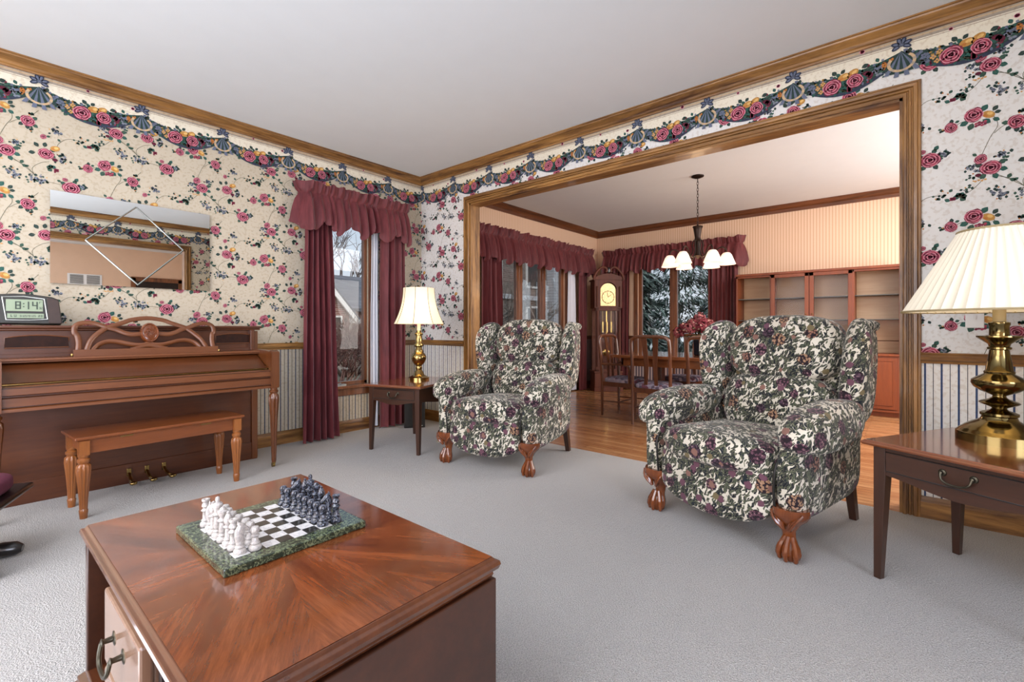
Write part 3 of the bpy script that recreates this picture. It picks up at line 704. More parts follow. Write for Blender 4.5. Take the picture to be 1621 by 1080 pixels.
def valance(path, z1, z0, folds, amp, mat, label, seed=1, scal=.035, step=.2):
    """gathered valance around a path of floor points (ends return to the wall): ruffle, shirred band, skirt"""
    random.seed(seed); P = [V((x, y, 0)) for x, y in path]; L = [0]
    for a, c in zip(P, P[1:]): L.append(L[-1]+(c-a).length)
    tot = L[-1]; nu = folds*7; rows = []
    def at(s):
        for k in range(len(P)-1):
            if s <= L[k+1]+1e-6:
                d = (P[k+1]-P[k]).normalized(); return P[k]+d*(s-L[k]), V((d.y, -d.x, 0))
        d = (P[-1]-P[-2]).normalized(); return P[-1], V((d.y, -d.x, 0))
    fr = [random.uniform(.4, 1.4) for _ in range(folds+2)]; wq = [random.uniform(-.4, .4) for _ in range(folds+3)]; lev = [(0, .8, .022), (.16, .5, .01), (.22, .25, 0), (.27, .5, 0), (.4, .9, .012), (.6, 1.0, .03), (.8, 1.0, .045), (.93, 1.05, .05), (1, 1.2, .035)]
    rf = [random.uniform(-.012, .02) for _ in range(folds*2+4)]
    for t, a, off in lev:
        row = []
        for i in range(nu+1):
            s = i/nu*tot; p, n = at(s); q0 = i/nu*folds; kk = int(q0); q = max(0, min(folds, q0+wq[kk]*(1-q0+kk)+wq[kk+1]*(q0-kk))); k = int(q); w = sin(2*pi*q)*fr[k]
            if t <= .16: w = sin(2*pi*q*1.0+1)*fr[k]+.5*sin(4.7*pi*q)
            z = z1+(z0-z1)*t
            if t == 0: z += rf[int(q*2)]*(1-(q*2) % 1)+rf[int(q*2)+1]*((q*2) % 1)
            if t > .5: z += scal*(t-.5)*2*cos(2*pi*s/step)+.012*(t-.5)*2*sin(2*pi*q+1)
            row.append(tuple(p-n*(amp*(w*.5+.5)*a+off)+V((0, 0, z))))
        rows.append(row)
    b = MB(); b.loft(rows, 0, True, False, False); o = b.build('window_valance', mat); return tag(o, label, 'valance')
YC = WY-.06
valance([(3.09, WY-.035), (3.09, WY-.13), (1.97, WY-.13), (1.97, WY-.035)], 2.335, 1.93, 17, .05, 'curtain', 'burgundy ruffled valance over the single window left of the table lamp', 4, .045, .26)
panel('window_curtain', (1.985, YC-.03), (2.235, YC-.03), (1.93, YC-.05), (2.29, YC-.05), .015, 2.2, (0, -1), .10, 5, 'curtain', 'long burgundy curtain beside the piano, left of the single window', seed=2)
panel('window_curtain', (2.75, YC-.03), (3.07, YC-.03), (2.72, YC-.04), (3.05, YC-.04), .015, 2.2, (0, -1), .09, 4, 'curtain', 'long burgundy curtain right of the single window, behind the table lamp', seed=3)
panel('sheer_curtain', (2.71, WY-.035), (2.80, WY-.035), (2.69, WY-.035), (2.80, WY-.035), .02, 2.2, (0, -1), .02, 3, 'sheer', 'narrow white sheer curtain at the right edge of the single window', seed=4)
valance([(6.90, WY-.04), (6.90, WY-.14), (4.15, WY-.14), (4.15, WY-.04)], 2.33, 1.90, 40, .045, 'curtain2', 'long wine red ruffled valance over the three-pane dining window', 5, .03, .22)
panel('window_curtain', (4.2, YC-.04), (4.62, YC-.04), (4.2, YC-.04), (4.60, YC-.05), .015, 2.15, (0, -1), .09, 5, 'curtain2', 'wine red curtain at the left of the three-pane dining window', seed=6)
panel('window_curtain', (6.47, YC-.05), (6.76, YC-.03), (6.50, YC-.03), (6.73, YC-.03), .015, 2.15, (0, -1), .09, 5, 'curtain2', 'wine red curtain between the white sheer and the grandfather clock', seed=7)
panel('sheer_curtain', (6.28, WY-.05), (6.50, WY-.05), (6.26, WY-.05), (6.52, WY-.05), .02, 2.15, (0, -1), .03, 5, 'sheer', 'white sheer curtain beside the three-pane dining window', seed=8)
valance([(DX-.04, 1.84), (DX-.14, 1.84), (DX-.14, 4.03), (DX-.04, 4.03)], 2.33, 1.93, 32, .045, 'curtain2', 'wine red ruffled valance over the two-pane window behind the chandelier', 9, .03, .22)
panel('window_curtain', (DX-.09, 3.78), (DX-.09, 3.56), (DX-.09, 3.80), (DX-.09, 3.56), .015, 2.15, (-1, 0), .06, 4, 'curtain2', 'wine red curtain just right of the grandfather clock', seed=10)
panel('window_curtain', (DX-.09, 2.28), (DX-.09, 1.88), (DX-.09, 2.26), (DX-.09, 1.88), .015, 2.15, (-1, 0), .07, 7, 'curtain2', 'wine red curtain right of the two-pane window, next to the display cabinet', seed=11)

# ------------------------------------------------------------------ wing chairs
def claw_leg(x, y, sx, par):
    b = MB(); zs = [(.235, .075, 0), (.21, .078, .0), (.185, .066, .004), (.16, .046, .01), (.13, .030, .012), (.10, .027, .010), (.08, .03, .006), (.06, .038, .002), (.035, .042, 0), (.012, .036, 0), (.0, .026, 0)]
    rings = []
    for z, r, o in zs:
        ring = []
        for k in range(20):
            a = 2*pi*k/20; rr = r*(1+(.10*cos(4*a) if z < .09 else .05*cos(6*a))); ring.append((x-sx*o+rr*cos(a), y+o*.8+rr*sin(a)*.9, z))
        rings.append(ring)
    b.loft(rings)
    for a in (-pi/2, -pi/2+.9, -pi/2-.9, pi/2):      # toes gripping the ball
        d = V((cos(a), sin(a), 0)); c = V((x, y, 0)); pts = [c+d*.018+V((0, 0, .105)), c+d*.034+V((0, 0, .075)), c+d*.045+V((0, 0, .045)), c+d*.046+V((0, 0, .02)), c+d*.04+V((0, 0, .004))]
        b.tube(smooth_pts(pts, 3), [.012]*4+[.014]*5+[.010]*3+[.007], 8)
    for s in (-1, 1):                                 # carved leaf on the knee
        for k in range(3): b.tube(smooth_pts([(x+s*(.065-.012*k), y-.035, .22), (x+s*(.045-.012*k), y-.06+.01*k, .185), (x+s*.012, y-.035, .14)], 3), [.006]*4+[.008]*3, 6)
    return b.build('leg', 'claw', par)
def wing_chair(loc, rz, label):
    t = thing('wing_armchair', label, 'armchair', loc, rz, None)
    # frame, local: x right (seen from behind camera), y towards the back, z up
    b = MB()
    def fb(x, y, z):
        if z < -.05: z = z + .05*(min(1, abs(x)/.34))**2*(1 if y < 0 else .6)
        return (x, y, z)
    b.soft((0, .40, .30), (.375, .37, .165), 7, 14, fb); b.build('seat_base', 'floral', t)
    b = MB()
    def ff(x, y, z):
        sc = (1-(abs(x)/.33)**2)
        if z < 0: z = z*(.66+.42*max(0, sc))
        return (x, y-.018*max(0, sc), z)
    b.soft((0, .038, .265), (.298, .06, .155), 5, 14, ff); b.build('footrest_panel', 'floral', t)
    b = MB()
    b.soft((0, .28, .40), (.315, .335, .085), 4, 16, lambda x, y, z: (x, y-(.03*(1-(x/.32)**2) if y < -.1 else 0), z+(.022*(1-(x/.32)**2)*(1 if z > 0 else 0))-.02*(y/.33)))
    b.build('seat_cushion', 'floral', t)
    for s in (-1, 1):
        b = MB()
        b.soft((s*.36, .34, .37), (.058, .35, .205), 5, 12, lambda x, y, z: (x+(s*.01 if z > .1 else 0), y, z+(.03*(y+.35)/.7 if z < 0 else 0)))
        a = b.build('arm', 'floral', t)
        b = MB()
        def roll(x, y, z, s=s):
            k = (y+.33)/.66
            return (x*(1.12-.14*k)+s*.012*(1-k), y, z*(1.12-.12*k)-.035*(1-k)**3+.02*k - (.05 if x*s > .06 else 0)*(x*s-.06)/.05)
        b.soft((s*.378, .31, .575), (.10, .345, .088), 2.7, 16, roll); b.build('arm_roll', 'floral', a)
    lean = lambda x, y, z: (x, y+.16*z, z)
    b = MB(); b.soft((0, .80, .66), (.35, .075, .40), 4, 14, lambda x, y, z: (x, y+.17*z, z-.05*(x/.35)**2*(1 if z > .2 else 0))); b.build('back_shell', 'floral', t)
    b = MB(); b.soft((0, .66, .585), (.305, .10, .175), 3.2, 14, lambda x, y, z: (x, y+.16*z-.03*(1-(x/.3)**2), z)); b.build('lumbar_cushion', 'floral', t)
    b = MB(); b.soft((0, .745, .905), (.31, .115, .175), 3.4, 16, lambda x, y, z: (x, y+.17*z-.02*(1-(x/.3)**2), z+(.02*(1-(x/.3)**2) if z > 0 else 0)))
    hc = b.build('head_cushion', 'floral', t)
    b = MB(); b.tube(smooth_pts([(-.16, .632, 1.0), (-.06, .618, .985), (.06, .618, .985), (.16, .632, 1.0)], 5), .006, 6); b.build('cushion_seam', 'floral', hc)
    for s in (-1, 1):
        b = MB()
        def wing(x, y, z, s=s):
            k = (z+.27)/.54; ny = y*(1-.25*(1-k)); 
            return (x+s*(.045*k*max(0, (-y)/.14+.2)+.01*max(0, k-.7)), ny+.10*z+(.02*(1-k)), z-.05*max(0, -y/.15)*k)
        b.soft((s*.372, .70, .80), (.068, .165, .275), 3, 16, wing); w = b.build('wing', 'floral', t)
        b = MB(); b.soft((s*.398, .775, 1.035), (.04, .11, .032), 2.5, 10); b.build('wing_scroll', 'floral', w)
    for s in (-1, 1): claw_leg(s*.355, .045, s, t)
    for s in (-1, 1):
        b = MB(); b.loft([[(s*.33+dx*.022, .74+dy*.025, .22) for dx, dy in ((-1,-1),(1,-1),(1,1),(-1,1))], [(s*.335+dx*.017, .79+dy*.02, 0) for dx, dy in ((-1,-1),(1,-1),(1,1),(-1,1))]], 0, False); b.build('leg', 'mahog_z', t, bevel=.003)
    return t
_wc = wing_chair
def wing_chair(loc, rz, label):
    t = _wc(loc, rz, label)
    for s_ in (-1, 1):
        b = MB(); b.tube(smooth_pts([(s_*.312, -.006, .225), (s_*.312, -.016, .32), (s_*.318, -.004, .42), (s_*.318, .1, .475), (s_*.314, .4, .485)], 4), .0055, 6); b.build('dark_gap_line', 'black', t)  # black tubes added as the shade in the gap between cushion and arms
    return t
def ang(e): return math.atan2(e[1], e[0])
wing_chair((2.440, 2.352, 0), ang((.193, -.981)), 'floral wing armchair with claw feet beside the small lit table lamp')
wing_chair((2.425, .760, 0), ang((-.259, -.966)), 'floral wing armchair with claw feet nearest the camera, by the right end table')
b = MB(); b.lathe([(.0, .004), (.13, .004), (.15, .012), (.15, .03), (.13, .045), (.0, .048)], 28, ell=.8); o = b.build('floor_disc', 'pad'); o.location = (2.86, 2.62, 0)  # flat dark grey disc on the carpet beneath the chair
tag(o, 'dark grey round disc lying on the carpet beneath the left wing armchair', 'pad')

# ------------------------------------------------------------------ end tables and lamps
def end_table(loc, rz, label, W=.50, D=.62, H=.56):
    """local x along the drawer front, y to the back; origin = left front foot"""
    t = thing('end_table', label, 'end table', loc, rz)
    b = MB(); o = .032; pr = [(-o, -o), (W+o, -o), (W+o, D+o), (-o, D+o)]
    def ring(d, z): return [(-o+d, -o+d, z), (W+o-d, -o+d, z), (W+o-d, D+o-d, z), (-o+d, D+o-d, z)]
    b.loft([ring(.018, H-.024), ring(.004, H-.02), ring(0, H-.013), ring(.002, H-.006), ring(.008, H-.005), ring(.010, H)], 0, False); b.build('tabletop', 'mahog_top', t, bevel=.0015)
    apr = H-.024
    def skirt(L):
        pts = []
        for k in range(25):
            q = k/24; z = H-.135-.03*(.5-.5*cos(2*pi*q))+(.008 if q < .02 or q > .98 else 0); pts.append((.02+q*(L-.04), z))
        return [(.02, apr), ] + pts + [(L-.02, apr)]
    b = MB(); b.prism(skirt(W), .004, .02, 0, 1); b.prism(skirt(W), D-.02, D-.004, 0, 1); b.prism([(y, z) for y, z in skirt(D)], .004, .02, 0, 0); b.prism([(y, z) for y, z in skirt(D)], W-.02, W-.004, 0, 0)
    b.build('apron', 'mahog', t)
    b = MB(); b.box((.045, -.003, H-.118), (W-.045, .012, H-.038)); dr = b.build('drawer', 'mahog', t, bevel=.003)
    c = W/2; b = MB(); b.tube([(x, -.003, z) for x, z in ((.047, H-.116), (W-.047, H-.116), (W-.047, H-.04), (.047, H-.04))], .0025, 6, closed=True); b.build('beading', 'lacquer', dr)
    hb = MB()
    for s in (-1, 1):
        hb.T = Matrix.Translation((c+s*.045, -.003, H-.068)) @ Matrix.Rotation(pi/2, 4, 'X'); hb.lathe([(0, 0), (.013, 0), (.012, .004), (.007, .007), (.006, .016), (0, .018)], 14)
    hb.T = Matrix.Identity(4); hb.tube(smooth_pts([(c-.045, -.018, H-.068), (c-.04, -.024, H-.088), (c-.022, -.026, H-.1), (c, -.026, H-.102), (c+.022, -.026, H-.1), (c+.04, -.024, H-.088), (c+.045, -.018, H-.068)], 4), .0042, 8)
    hb.build('handle', 'pewter', dr)
    for x in (0, W):
        for y in (0, D):
            b = MB(); sx = 1 if x == 0 else -1; sy = 1 if y == 0 else -1
            def rg(w, z): return [(x, y, z), (x+sx*w, y, z), (x+sx*w, y+sy*w, z), (x, y+sy*w, z)]
            b.loft([rg(.026, 0), rg(.044, H-.14), rg(.044, H-.024)] if sx*sy > 0 else [rg(.026, 0)[::-1], rg(.044, H-.14)[::-1], rg(.044, H-.024)[::-1]], 0, False); b.build('leg', 'mahog_z', t, bevel=.002)
    return t
end_table((2.225, 3.475, 0), ang((.30, -.954)), 'mahogany end table with curved apron between window and left armchair', .50, .66, .556)
end_table((2.437, .118, 0), ang((-.47, -.883)), 'mahogany end table with drawer at the far right, under the large brass lamp', .56, .58, .565)

def lampA(loc):
    t = thing('table_lamp', 'lit brass table lamp with flared bell shade near the window', 'lamp', loc)
    k = .0017; pr = [(0, 0), (55, 0), (55, 12), (45, 16), (30, 24), (24, 40), (15, 52), (18, 62), (14, 72), (30, 88), (39, 108), (40, 122), (30, 140), (24, 146), (24, 152), (17, 165), (15, 172), (24, 178), (25, 186), (18, 196), (17, 235), (22, 238), (22, 246), (14, 250), (14, 262)]
    b = MB(); b.lathe([(r*k, z*k) for r, z in pr], 32); b.build('base', 'brass', t)
    b = MB(); b.lathe([(0, .445), (.016, .445), (.016, .515), (0, .515)], 16); b.build('candle_sleeve', 'shadeB', t)
    b = MB(); n = 48; rings = []
    for j in range(13):
        q = j/12; z = .505+.325*q; r = .142+.084*(1-q)**2.1
        ring = []
        for i in range(n):
            a = 2*pi*i/n; f = 1-.035*abs(sin(a*4+.4))**.7*(0 if False else 1)
            ring.append((r*f*cos(a), r*f*sin(a), z))
        rings.append(ring)
    b.loft(rings, 0, True, False); sh = b.build('lamp_shade', 'shadeA', t)
    b = MB()
    for i in range(8):
        a = (i*pi-.4)/4; b.tube([((.142+.084*(1-q/12)**2.1)*1.004*cos(a), (.142+.084*(1-q/12)**2.1)*1.004*sin(a), .505+.325*q/12) for q in range(13)], .0022, 6)
    b.build('piping', 'piping', sh)
    b = MB(); b.lathe([(0, .81), (.005, .81), (.005, .835), (.011, .84), (.006, .852), (0, .858)], 12); b.build('finial', 'brass', t)
lampA((2.701, 3.413, .556))
def lampB(loc):
    t = thing('table_lamp', 'large turned brass lamp with pleated cream shade at the right edge', 'lamp', loc)
    k = .0009; pr = [(0, 0), (146, 0), (146, 38), (140, 42), (132, 52), (126, 56), (115, 66), (92, 82), (72, 92), (62, 100), (58, 112), (64, 118), (64, 128), (56, 132), (40, 138), (30, 142), (24, 150), (34, 156), (62, 168), (68, 174), (62, 180), (36, 190), (24, 198), (22, 206), (34, 212), (64, 226), (86, 244), (94, 262), (92, 276), (74, 290), (54, 302), (50, 306), (52, 314), (46, 320), (34, 400), (33, 412), (40, 416), (40, 424), (34, 428), (38, 440), (60, 456), (76, 470), (76, 476), (34, 480), (33, 520), (36, 524), (36, 536), (24, 540), (0, 540)]
    b = MB(); b.lathe([(r*k, z*k) for r, z in pr], 48); b.build('base', 'brass_old', t)
    b = MB(); b.lathe([(0, .485), (.02, .485), (.02, .60), (0, .60)], 18); b.build('candle_sleeve', 'piping', t)
    b = MB(); n = 288; rings = []
    for j in range(7):
        q = j/6; z = .53+.33*q; r = .305+(.125-.305)*q
        rings.append([((r*(1-.035*abs(sin(i*2*pi/n*24)))*cos(i*2*pi/n)), (r*(1-.035*abs(sin(i*2*pi/n*24)))*sin(i*2*pi/n)), z) for i in range(n)])
    b.loft(rings, 0, True, False); sh = b.build('lamp_shade', 'shadeB', t)
    b = MB()
    for r, z in ((.306, .53), (.1255, .858)): b = MB(); b.tube([(r*cos(a*pi/36), r*sin(a*pi/36), z) for a in range(72)], .0045, 6, closed=True); b.build('shade_trim', 'piping', sh)
lampB((2.729, -.273, .565))
b = MB(); b.box((-.006, -.035, -.055), (0, .035, .055)); 
t = thing('light_switch', 'ivory wall switch plate half hidden behind the large lamp', 'switch', (WX-.0006, -.25, 1.08)); b.build('plate', 'white', t, bevel=.002); b = MB(); b.box((-.014, -.005, -.01), (-.006, .005, .012)); b.build('toggle', 'white', t)
t = thing('speaker', 'black floor loudspeaker beneath the lamp table by the wall', 'speaker', (3.07, 3.95, 0), -.65)
b = MB(); b.box((-.105, -.10, .0), (.105, .10, .31)); b.build('cabinet', 'coffee_dark', t, bevel=.004); b = MB(); b.box((-.1, -.112, .01), (.1, -.1, .30)); b.build('grille', 'black', t, bevel=.004); b = MB(); b.box((.05, -.114, .02), (.08, -.112, .028)); b.build('badge', 'silver', t)
b = MB(); b.tube(smooth_pts([(2.75, 3.45, .562), (2.9, 3.5, .50), (3.0, 3.42, .25), (3.0, 3.35, .02), (2.86, 3.3, .006), (2.75, 3.22, .006), (2.86, 3.12, .006), (3.05, 3.2, .006), (3.2, 3.35, .01), (3.34, 3.5, .22)], 6), .004, 6)
tag(b.build('lamp_cord', 'cord'), 'pale lamp cord hanging down and curling on the carpet by the left armchair', 'cord')

# ------------------------------------------------------------------ piano
t = thing('upright_piano', 'brown walnut upright piano standing against the left wall', 'piano', (.80, 3.56, 0))
X0, X1 = -.74, .74; b = MB()
def pb(name, mat, boxes, par=t, bevel=.003):
    b = MB()
    for a, c in boxes: b.box(a, c)
    return b.build(name, mat, par, bevel=bevel)
pb('lower_panel', 'piano', [((X0+.04, .37, .03), (X1-.07, .40, .60)), ((X0+.04, .36, .0), (X1-.07, .40, .13))])
pb('side', 'piano_z', [((X0, .355, 0), (X0+.04, .66, 1.0))])
pb('side', 'piano_z', [((X1-.07, .355, 0), (X1-.03, .41, .585)), ((X1-.05, .40, 0), (X1-.01, .66, 1.0))])
pb('back', 'piano_dark', [((X0+.04, .6, .1), (X1-.05, .65, 1.0))])
# keybed front mouldings
b = MB(); prof = [(.02, .585), (.0, .585), (.0, .60), (.008, .606), (.012, .615), (.012, .655), (.018, .66), (.018, .668), (.008, .672), (.008, .706), (.014, .712), (.03, .718), (.36, .722), (.40, .722), (.40, .585)]
b.prism([(y, z) for y, z in prof], X0+.02, X1-.02, 0, 0); b.build('keybed', 'piano_light', t)
for z in (.610, .664, .709): b = MB(); b.box((X0+.02, -.0006 if z < .7 else .007, z-.002), (X1-.02, .014, z+.002)); b.build('dark_moulding_line', 'piano_dark', t)
b = MB(); b.prism([(.065, .722), (.30, .838), (.31, .838), (.36, .722)], X0+.05, X1-.07, 0, 0); b.build('fallboard', 'piano', t, bevel=.002)
b = MB(); b.prism([(.05, .7215), (.05, .727), (.066, .731), (.07, .7215)], X0+.05, X1-.07, 0, 0); b.build('brass_hinge', 'brass', t)
pb('music_shelf', 'piano_light', [((X0+.03, .235, .838), (X1-.045, .45, .852)), ((X0+.03, .242, .828), (X1-.045, .45, .838))])
pb('upper_panel', 'piano', [((X0+.05, .40, .85), (X1-.05, .44, 1.01)), ((X0+.05, .385, .85), (X1-.05, .42, .872)), ((X1-.075, .37, .85), (X1-.045, .42, 1.01))])
for a, c in ((X0+.10, X0+.37), (.43, .69)):
    b = MB(); pts = [(a, .908), (c, .908), (c, .968)]+[(c+(a-c)*q/10, .968+.014*sin(pi*q/10)) for q in range(1, 10)]+[(a, .968)]
    b.prism(pts, .392, .402, 0, 1); f = b.build('inlay_panel', 'burl', t)
    b = MB(); P = [(x, .391, z) for x, z in pts]; b.tube(P, .0035, 6, closed=True); b.build('inlay_moulding', 'piano_light', f)
pb('top_lid', 'piano', [((X0-.01, .365, 1.022), (X1+.01, .67, 1.04)), ((X0, .375, 1.008), (X1, .66, 1.024))], bevel=.006)
for s in (-1, 1):
    xc = s*.70
    b = MB(); b.prism([(.0, .585), (.0, .845), (.04, .862), (.07, .85), (.12, .855), (.36, .86), (.36, .585)], xc-.022 if s > 0 else xc-.03, xc+.03 if s > 0 else xc+.022, 0, 0); b.build('cheek', 'piano_z', t, bevel=.006)
    b = MB(); xx = s*.692; yy = .012
    b.box((xx-.026, yy-.026, .585), (xx+.026, yy+.026, .85))
    lg = [(0, .04), (.014, .04), (.017, .06), (.017, .08, .15), (.019, .15, .18), (.026, .36, .18), (.036, .50, .18), (.034, .53, .12), (.022, .545), (.03, .555), (.03, .565), (.022, .57), (.024, .586), (0, .586)]
    b.lathe(lg, 60, 0, xx, yy, 10); lgo = b.build('leg', 'piano_z', t)
    b = MB(); b.lathe([(0, 0.045), (.013, .045), (.013, .03), (0, .03)], 12, 0, xx, yy); b.T = Matrix.Translation((xx, yy+.012, .017)) @ Matrix.Rotation(pi/2, 4, 'Y'); b.lathe([(0, -.008), (.017, -.008), (.017, .008), (0, .008)], 16); b.build('caster', 'brass', lgo)
for k, px in enumerate((-.085, .01, .105)):
    b = MB(); b.tube(smooth_pts([(px, .365, .075), (px, .34, .06), (px+.005*k, .29, .035), (px+.01*k, .24, .03), (px+.012*k, .215, .03)], 4), [.011, .011, .011, .010, .010, .010, .011, .012, .013, .015, .017, .019, .02, .021, .02, .016, .01], 10, flat=.6)
    b.box((px-.012, .352, .05), (px+.012, .372, .10)); b.build('pedal', 'brass', t, bevel=.002)
# fretwork music desk
CV = dict(a=[(.458,.886),(.464,.946),(.458,.993),(.448,1.005),(.448,1.039),(.467,1.061),(.509,1.07),(.554,1.061),(.601,1.04),(.642,1.027),(.677,1.009),(.72,.995),(.778,.999)],
 b=[(.496,.885),(.515,.949),(.548,.996),(.594,1.035),(.635,1.053),(.684,1.072),(.727,1.09),(.81,1.102),(.893,1.09),(.936,1.072),(.985,1.053),(1.026,1.035),(1.072,.996),(1.115,.949),(1.145,.885)],
 c=[(.528,.897),(.554,.931),(.594,.95),(.642,.949),(.691,.936),(.734,.926),(.778,.925),(.808,.934),(.842,.925),(.886,.926),(.929,.936),(.978,.949),(1.026,.95),(1.07,.931),(1.1,.897)],
 d=[(.712,.895),(.763,.908),(.81,.92),(.857,.908),(.908,.895)])
CV['e'] = [(1.642-x, z) for x, z in CV['a']]
b = MB(); yl = lambda z: .275+(z-.86)*.28
for k, c in CV.items():
    P = smooth_pts([(x-.80, yl(z), z-.012) for x, z in c], 4); b.tube(P, .0062, 8, flat=2.3)
b.box((.436-.8, .262, .852), (1.206-.8, .288, .893)); d = b.build('music_desk', 'piano_light', t)
b = MB(); b.T = Matrix.Translation((.015, yl(.99), .992)) @ Matrix.Rotation(pi/2-.27, 4, 'X') @ Matrix.Scale(1.12, 4) @ Matrix.Scale(1.35, 4, (0, 1, 0)); b.lathe([(0, .012), (.025, .013), (.034, .010), (.037, .016), (.042, .016), (.046, 0), (.046, -.006), (0, -.006)][::-1], 32)
b.T = b.T @ Matrix.Translation((0, 0, .012))
for k in range(10): b.tube([(.006*cos(k*2.4)*k**.5, .006*sin(k*2.4)*k**.5, .0), (.0095*cos(k*2.4+.5)*k**.5, .0095*sin(k*2.4+.5)*k**.5, .002)], .0035, 6)
b.build('medallion', 'claw', d)
for x in (.43, 1.212): b = MB(); b.T = Matrix.Translation((x-.8, .268, .862)); b.lathe([(0, -.01), (.006, -.008), (.008, 0), (.006, .008), (0, .01)], 10); b.build('hinge_pin', 'brass', d)

# bench
t = thing('piano_bench', 'reddish wooden piano bench with turned fluted legs in front of the piano', 'bench', (.802, 3.55, 0), ang((.784, .05)))
b = MB(); b.box((-.425, -.165, .425), (.425, .165, .44)); b.box((-.415, -.155, .418), (.415, .155, .425)); b.build('lid', 'bench_x', t, bevel=.004)
b = MB()
for s in (-1, 1): b.box((-.385, s*.13-.009, .345), (.385, s*.13+.009, .418)); b.box((s*.375-.009, -.13, .345), (s*.375+.009, .13, .418))
b.build('apron', 'bench_x', t, bevel=.002)
for x in (-.2, .2): b = MB(); b.box((x-.03, -.142, .41), (x+.03, -.138, .418)); b.build('hinge', 'brass', t)
for sx in (-1, 1):
    for sy in (-1, 1):
        b = MB(); cx, cy = sx*.385, sy*.135; b.box((cx-.022, cy-.022, .34), (cx+.022, cy+.022, .418))
        b.lathe([(0, 0), (.016, 0), (.019, .03), (.020, .045), (.017, .05), (.018, .055, .1), (.019, .10, .16), (.026, .19, .16), (.033, .26, .16), (.031, .285, .1), (.020, .295), (.027, .305), (.027, .318), (.019, .325), (.024, .335), (.024, .342), (0, .342)], 60, 0, cx, cy, 12); b.build('leg', 'bench', t)

# digital clock on the piano
t = thing('digital_clock', 'digital desk clock with green display reading 8:14 on the piano', 'clock', (.262, 4.03, 1.044), -.04)
b = MB(); out = [(-.150, .005), (.138, .0), (.145, .01), (.130, .155), (.10, .17), (.02, .182), (-.06, .184), (-.12, .178), (-.165, .165), (-.165, .02)]
LT = Matrix.Rotation(-.12, 4, 'X'); b.T = LT
b.prism(out, -.02, .035, 0, 1); b.build('body', 'clock_body', t, bevel=.006)
for pts in ([(.085, .006), (.14, .004), (.141, .012), (.127, .150), (.10, .16), (.078, .164)], [(-.162, .02), (-.155, .01), (-.12, .008), (-.122, .168), (-.16, .160)]):
    b = MB(); b.T = LT; b.prism(pts, -.026, -.018, 0, 1); b.build('side_panel', 'clock_brown', t, bevel=.002)
b = MB(); b.T = LT; b.tube([(x, -.026, z) for x, z in ((-.108, .16), (-.02, .166), (.066, .155), (.08, .03), (0, .024), (-.092, .026))], .004, 8, closed=True); b.build('bezel', 'silver', t)
b = MB(); b.T = LT; b.box((-.093, -.026, .078), (.060, -.02, .148)); d1 = b.build('display', 'lcd', t); b = MB(); b.T = LT; b.box((-.088, -.026, .036), (.064, -.02, .064)); d2 = b.build('display', 'lcd', t)
def seg(b, x, z, w, h, s, th, y=-.0275):
    R = dict(a=((0, h-th), (w, h)), g=((0, h/2-th/2), (w, h/2+th/2)), d=((0, 0), (w, th)), f=((0, h/2), (th, h)), b=((w-th, h/2), (w, h)), e=((0, 0), (th, h/2)), c=((w-th, 0), (w, h/2)))
    for k in s: (x0, z0), (x1, z1) = R[k]; b.box((x+x0, y, z+z0), (x+x1, y+.001, z+z1))
b = MB(); b.T = LT; seg(b, -.056, .090, .024, .046, 'abcdefg', .006); seg(b, -.006, .09, .008, .046, 'bc', .006); seg(b, .014, .09, .024, .046, 'bcfg', .006)
for z in (.102, .120): b.box((-.024, -.0275, z), (-.018, -.0265, z+.006))
seg(b, .044, .092, .006, .012, 'abcdg', .0015); seg(b, .052, .092, .006, .012, 'abed', .0015); seg(b, .045, .125, .010, .012, 'aef', .0015)
b.build('digits', 'lcd_dark', d1)
b = MB(); b.T = LT
seg(b, -.074, .043, .008, .014, 'def', .002); seg(b, -.060, .043, .009, .014, 'bcdef', .002)
for k in range(9): seg(b, -.036+k*.0075, .043, .005, .012, ['abcdef', 'bc', 'abged', 'afgcd', 'abg'][k % 5], .0012)
seg(b, .04, .043, .007, .013, 'abged', .002); seg(b, .051, .043, .007, .013, 'abcdef', .002)
b.build('digits', 'lcd_dark', d2)

# wall mirror
t = thing('wall_mirror', 'frameless rectangular wall mirror with etched diamond above the piano', 'mirror', (.82, WY-.02, 1.615))
b = MB(); b.box((-.45, 0, -.30), (.45, .008, .30)); b.box((-.42, .008, -.27), (.42, .0185, .27)); b.build('glass', 'mirror', t)
b = MB()
for a, c in (((-.28, 0), (-.01, .272)), ((-.01, .272), (.274, 0)), ((.274, 0), (0, -.282)), ((0, -.282), (-.28, 0))):
    a, c = V(a), V(c); n = V((-(c-a).y, (c-a).x)).normalized()*.005
    b.add([(a.x+n.x, -.0012, a.y+n.y), (a.x-n.x, -.0012, a.y-n.y), (c.x-n.x, -.0012, c.y-n.y), (c.x+n.x, -.0012, c.y+n.y), ((a.x), -.003, a.y), ((c.x), -.003, c.y)], [(0, 3, 5, 4), (4, 5, 2, 1)])
b.build('etched_diamond', 'bevel', t)

# ------------------------------------------------------------------ coffee table and chess
CT = .50
t = thing('coffee_table', 'square-edged coffee table with sunburst veneer top under the chess board', 'coffee table', (.505, 1.203, 0))
hx, hy = .302, .484
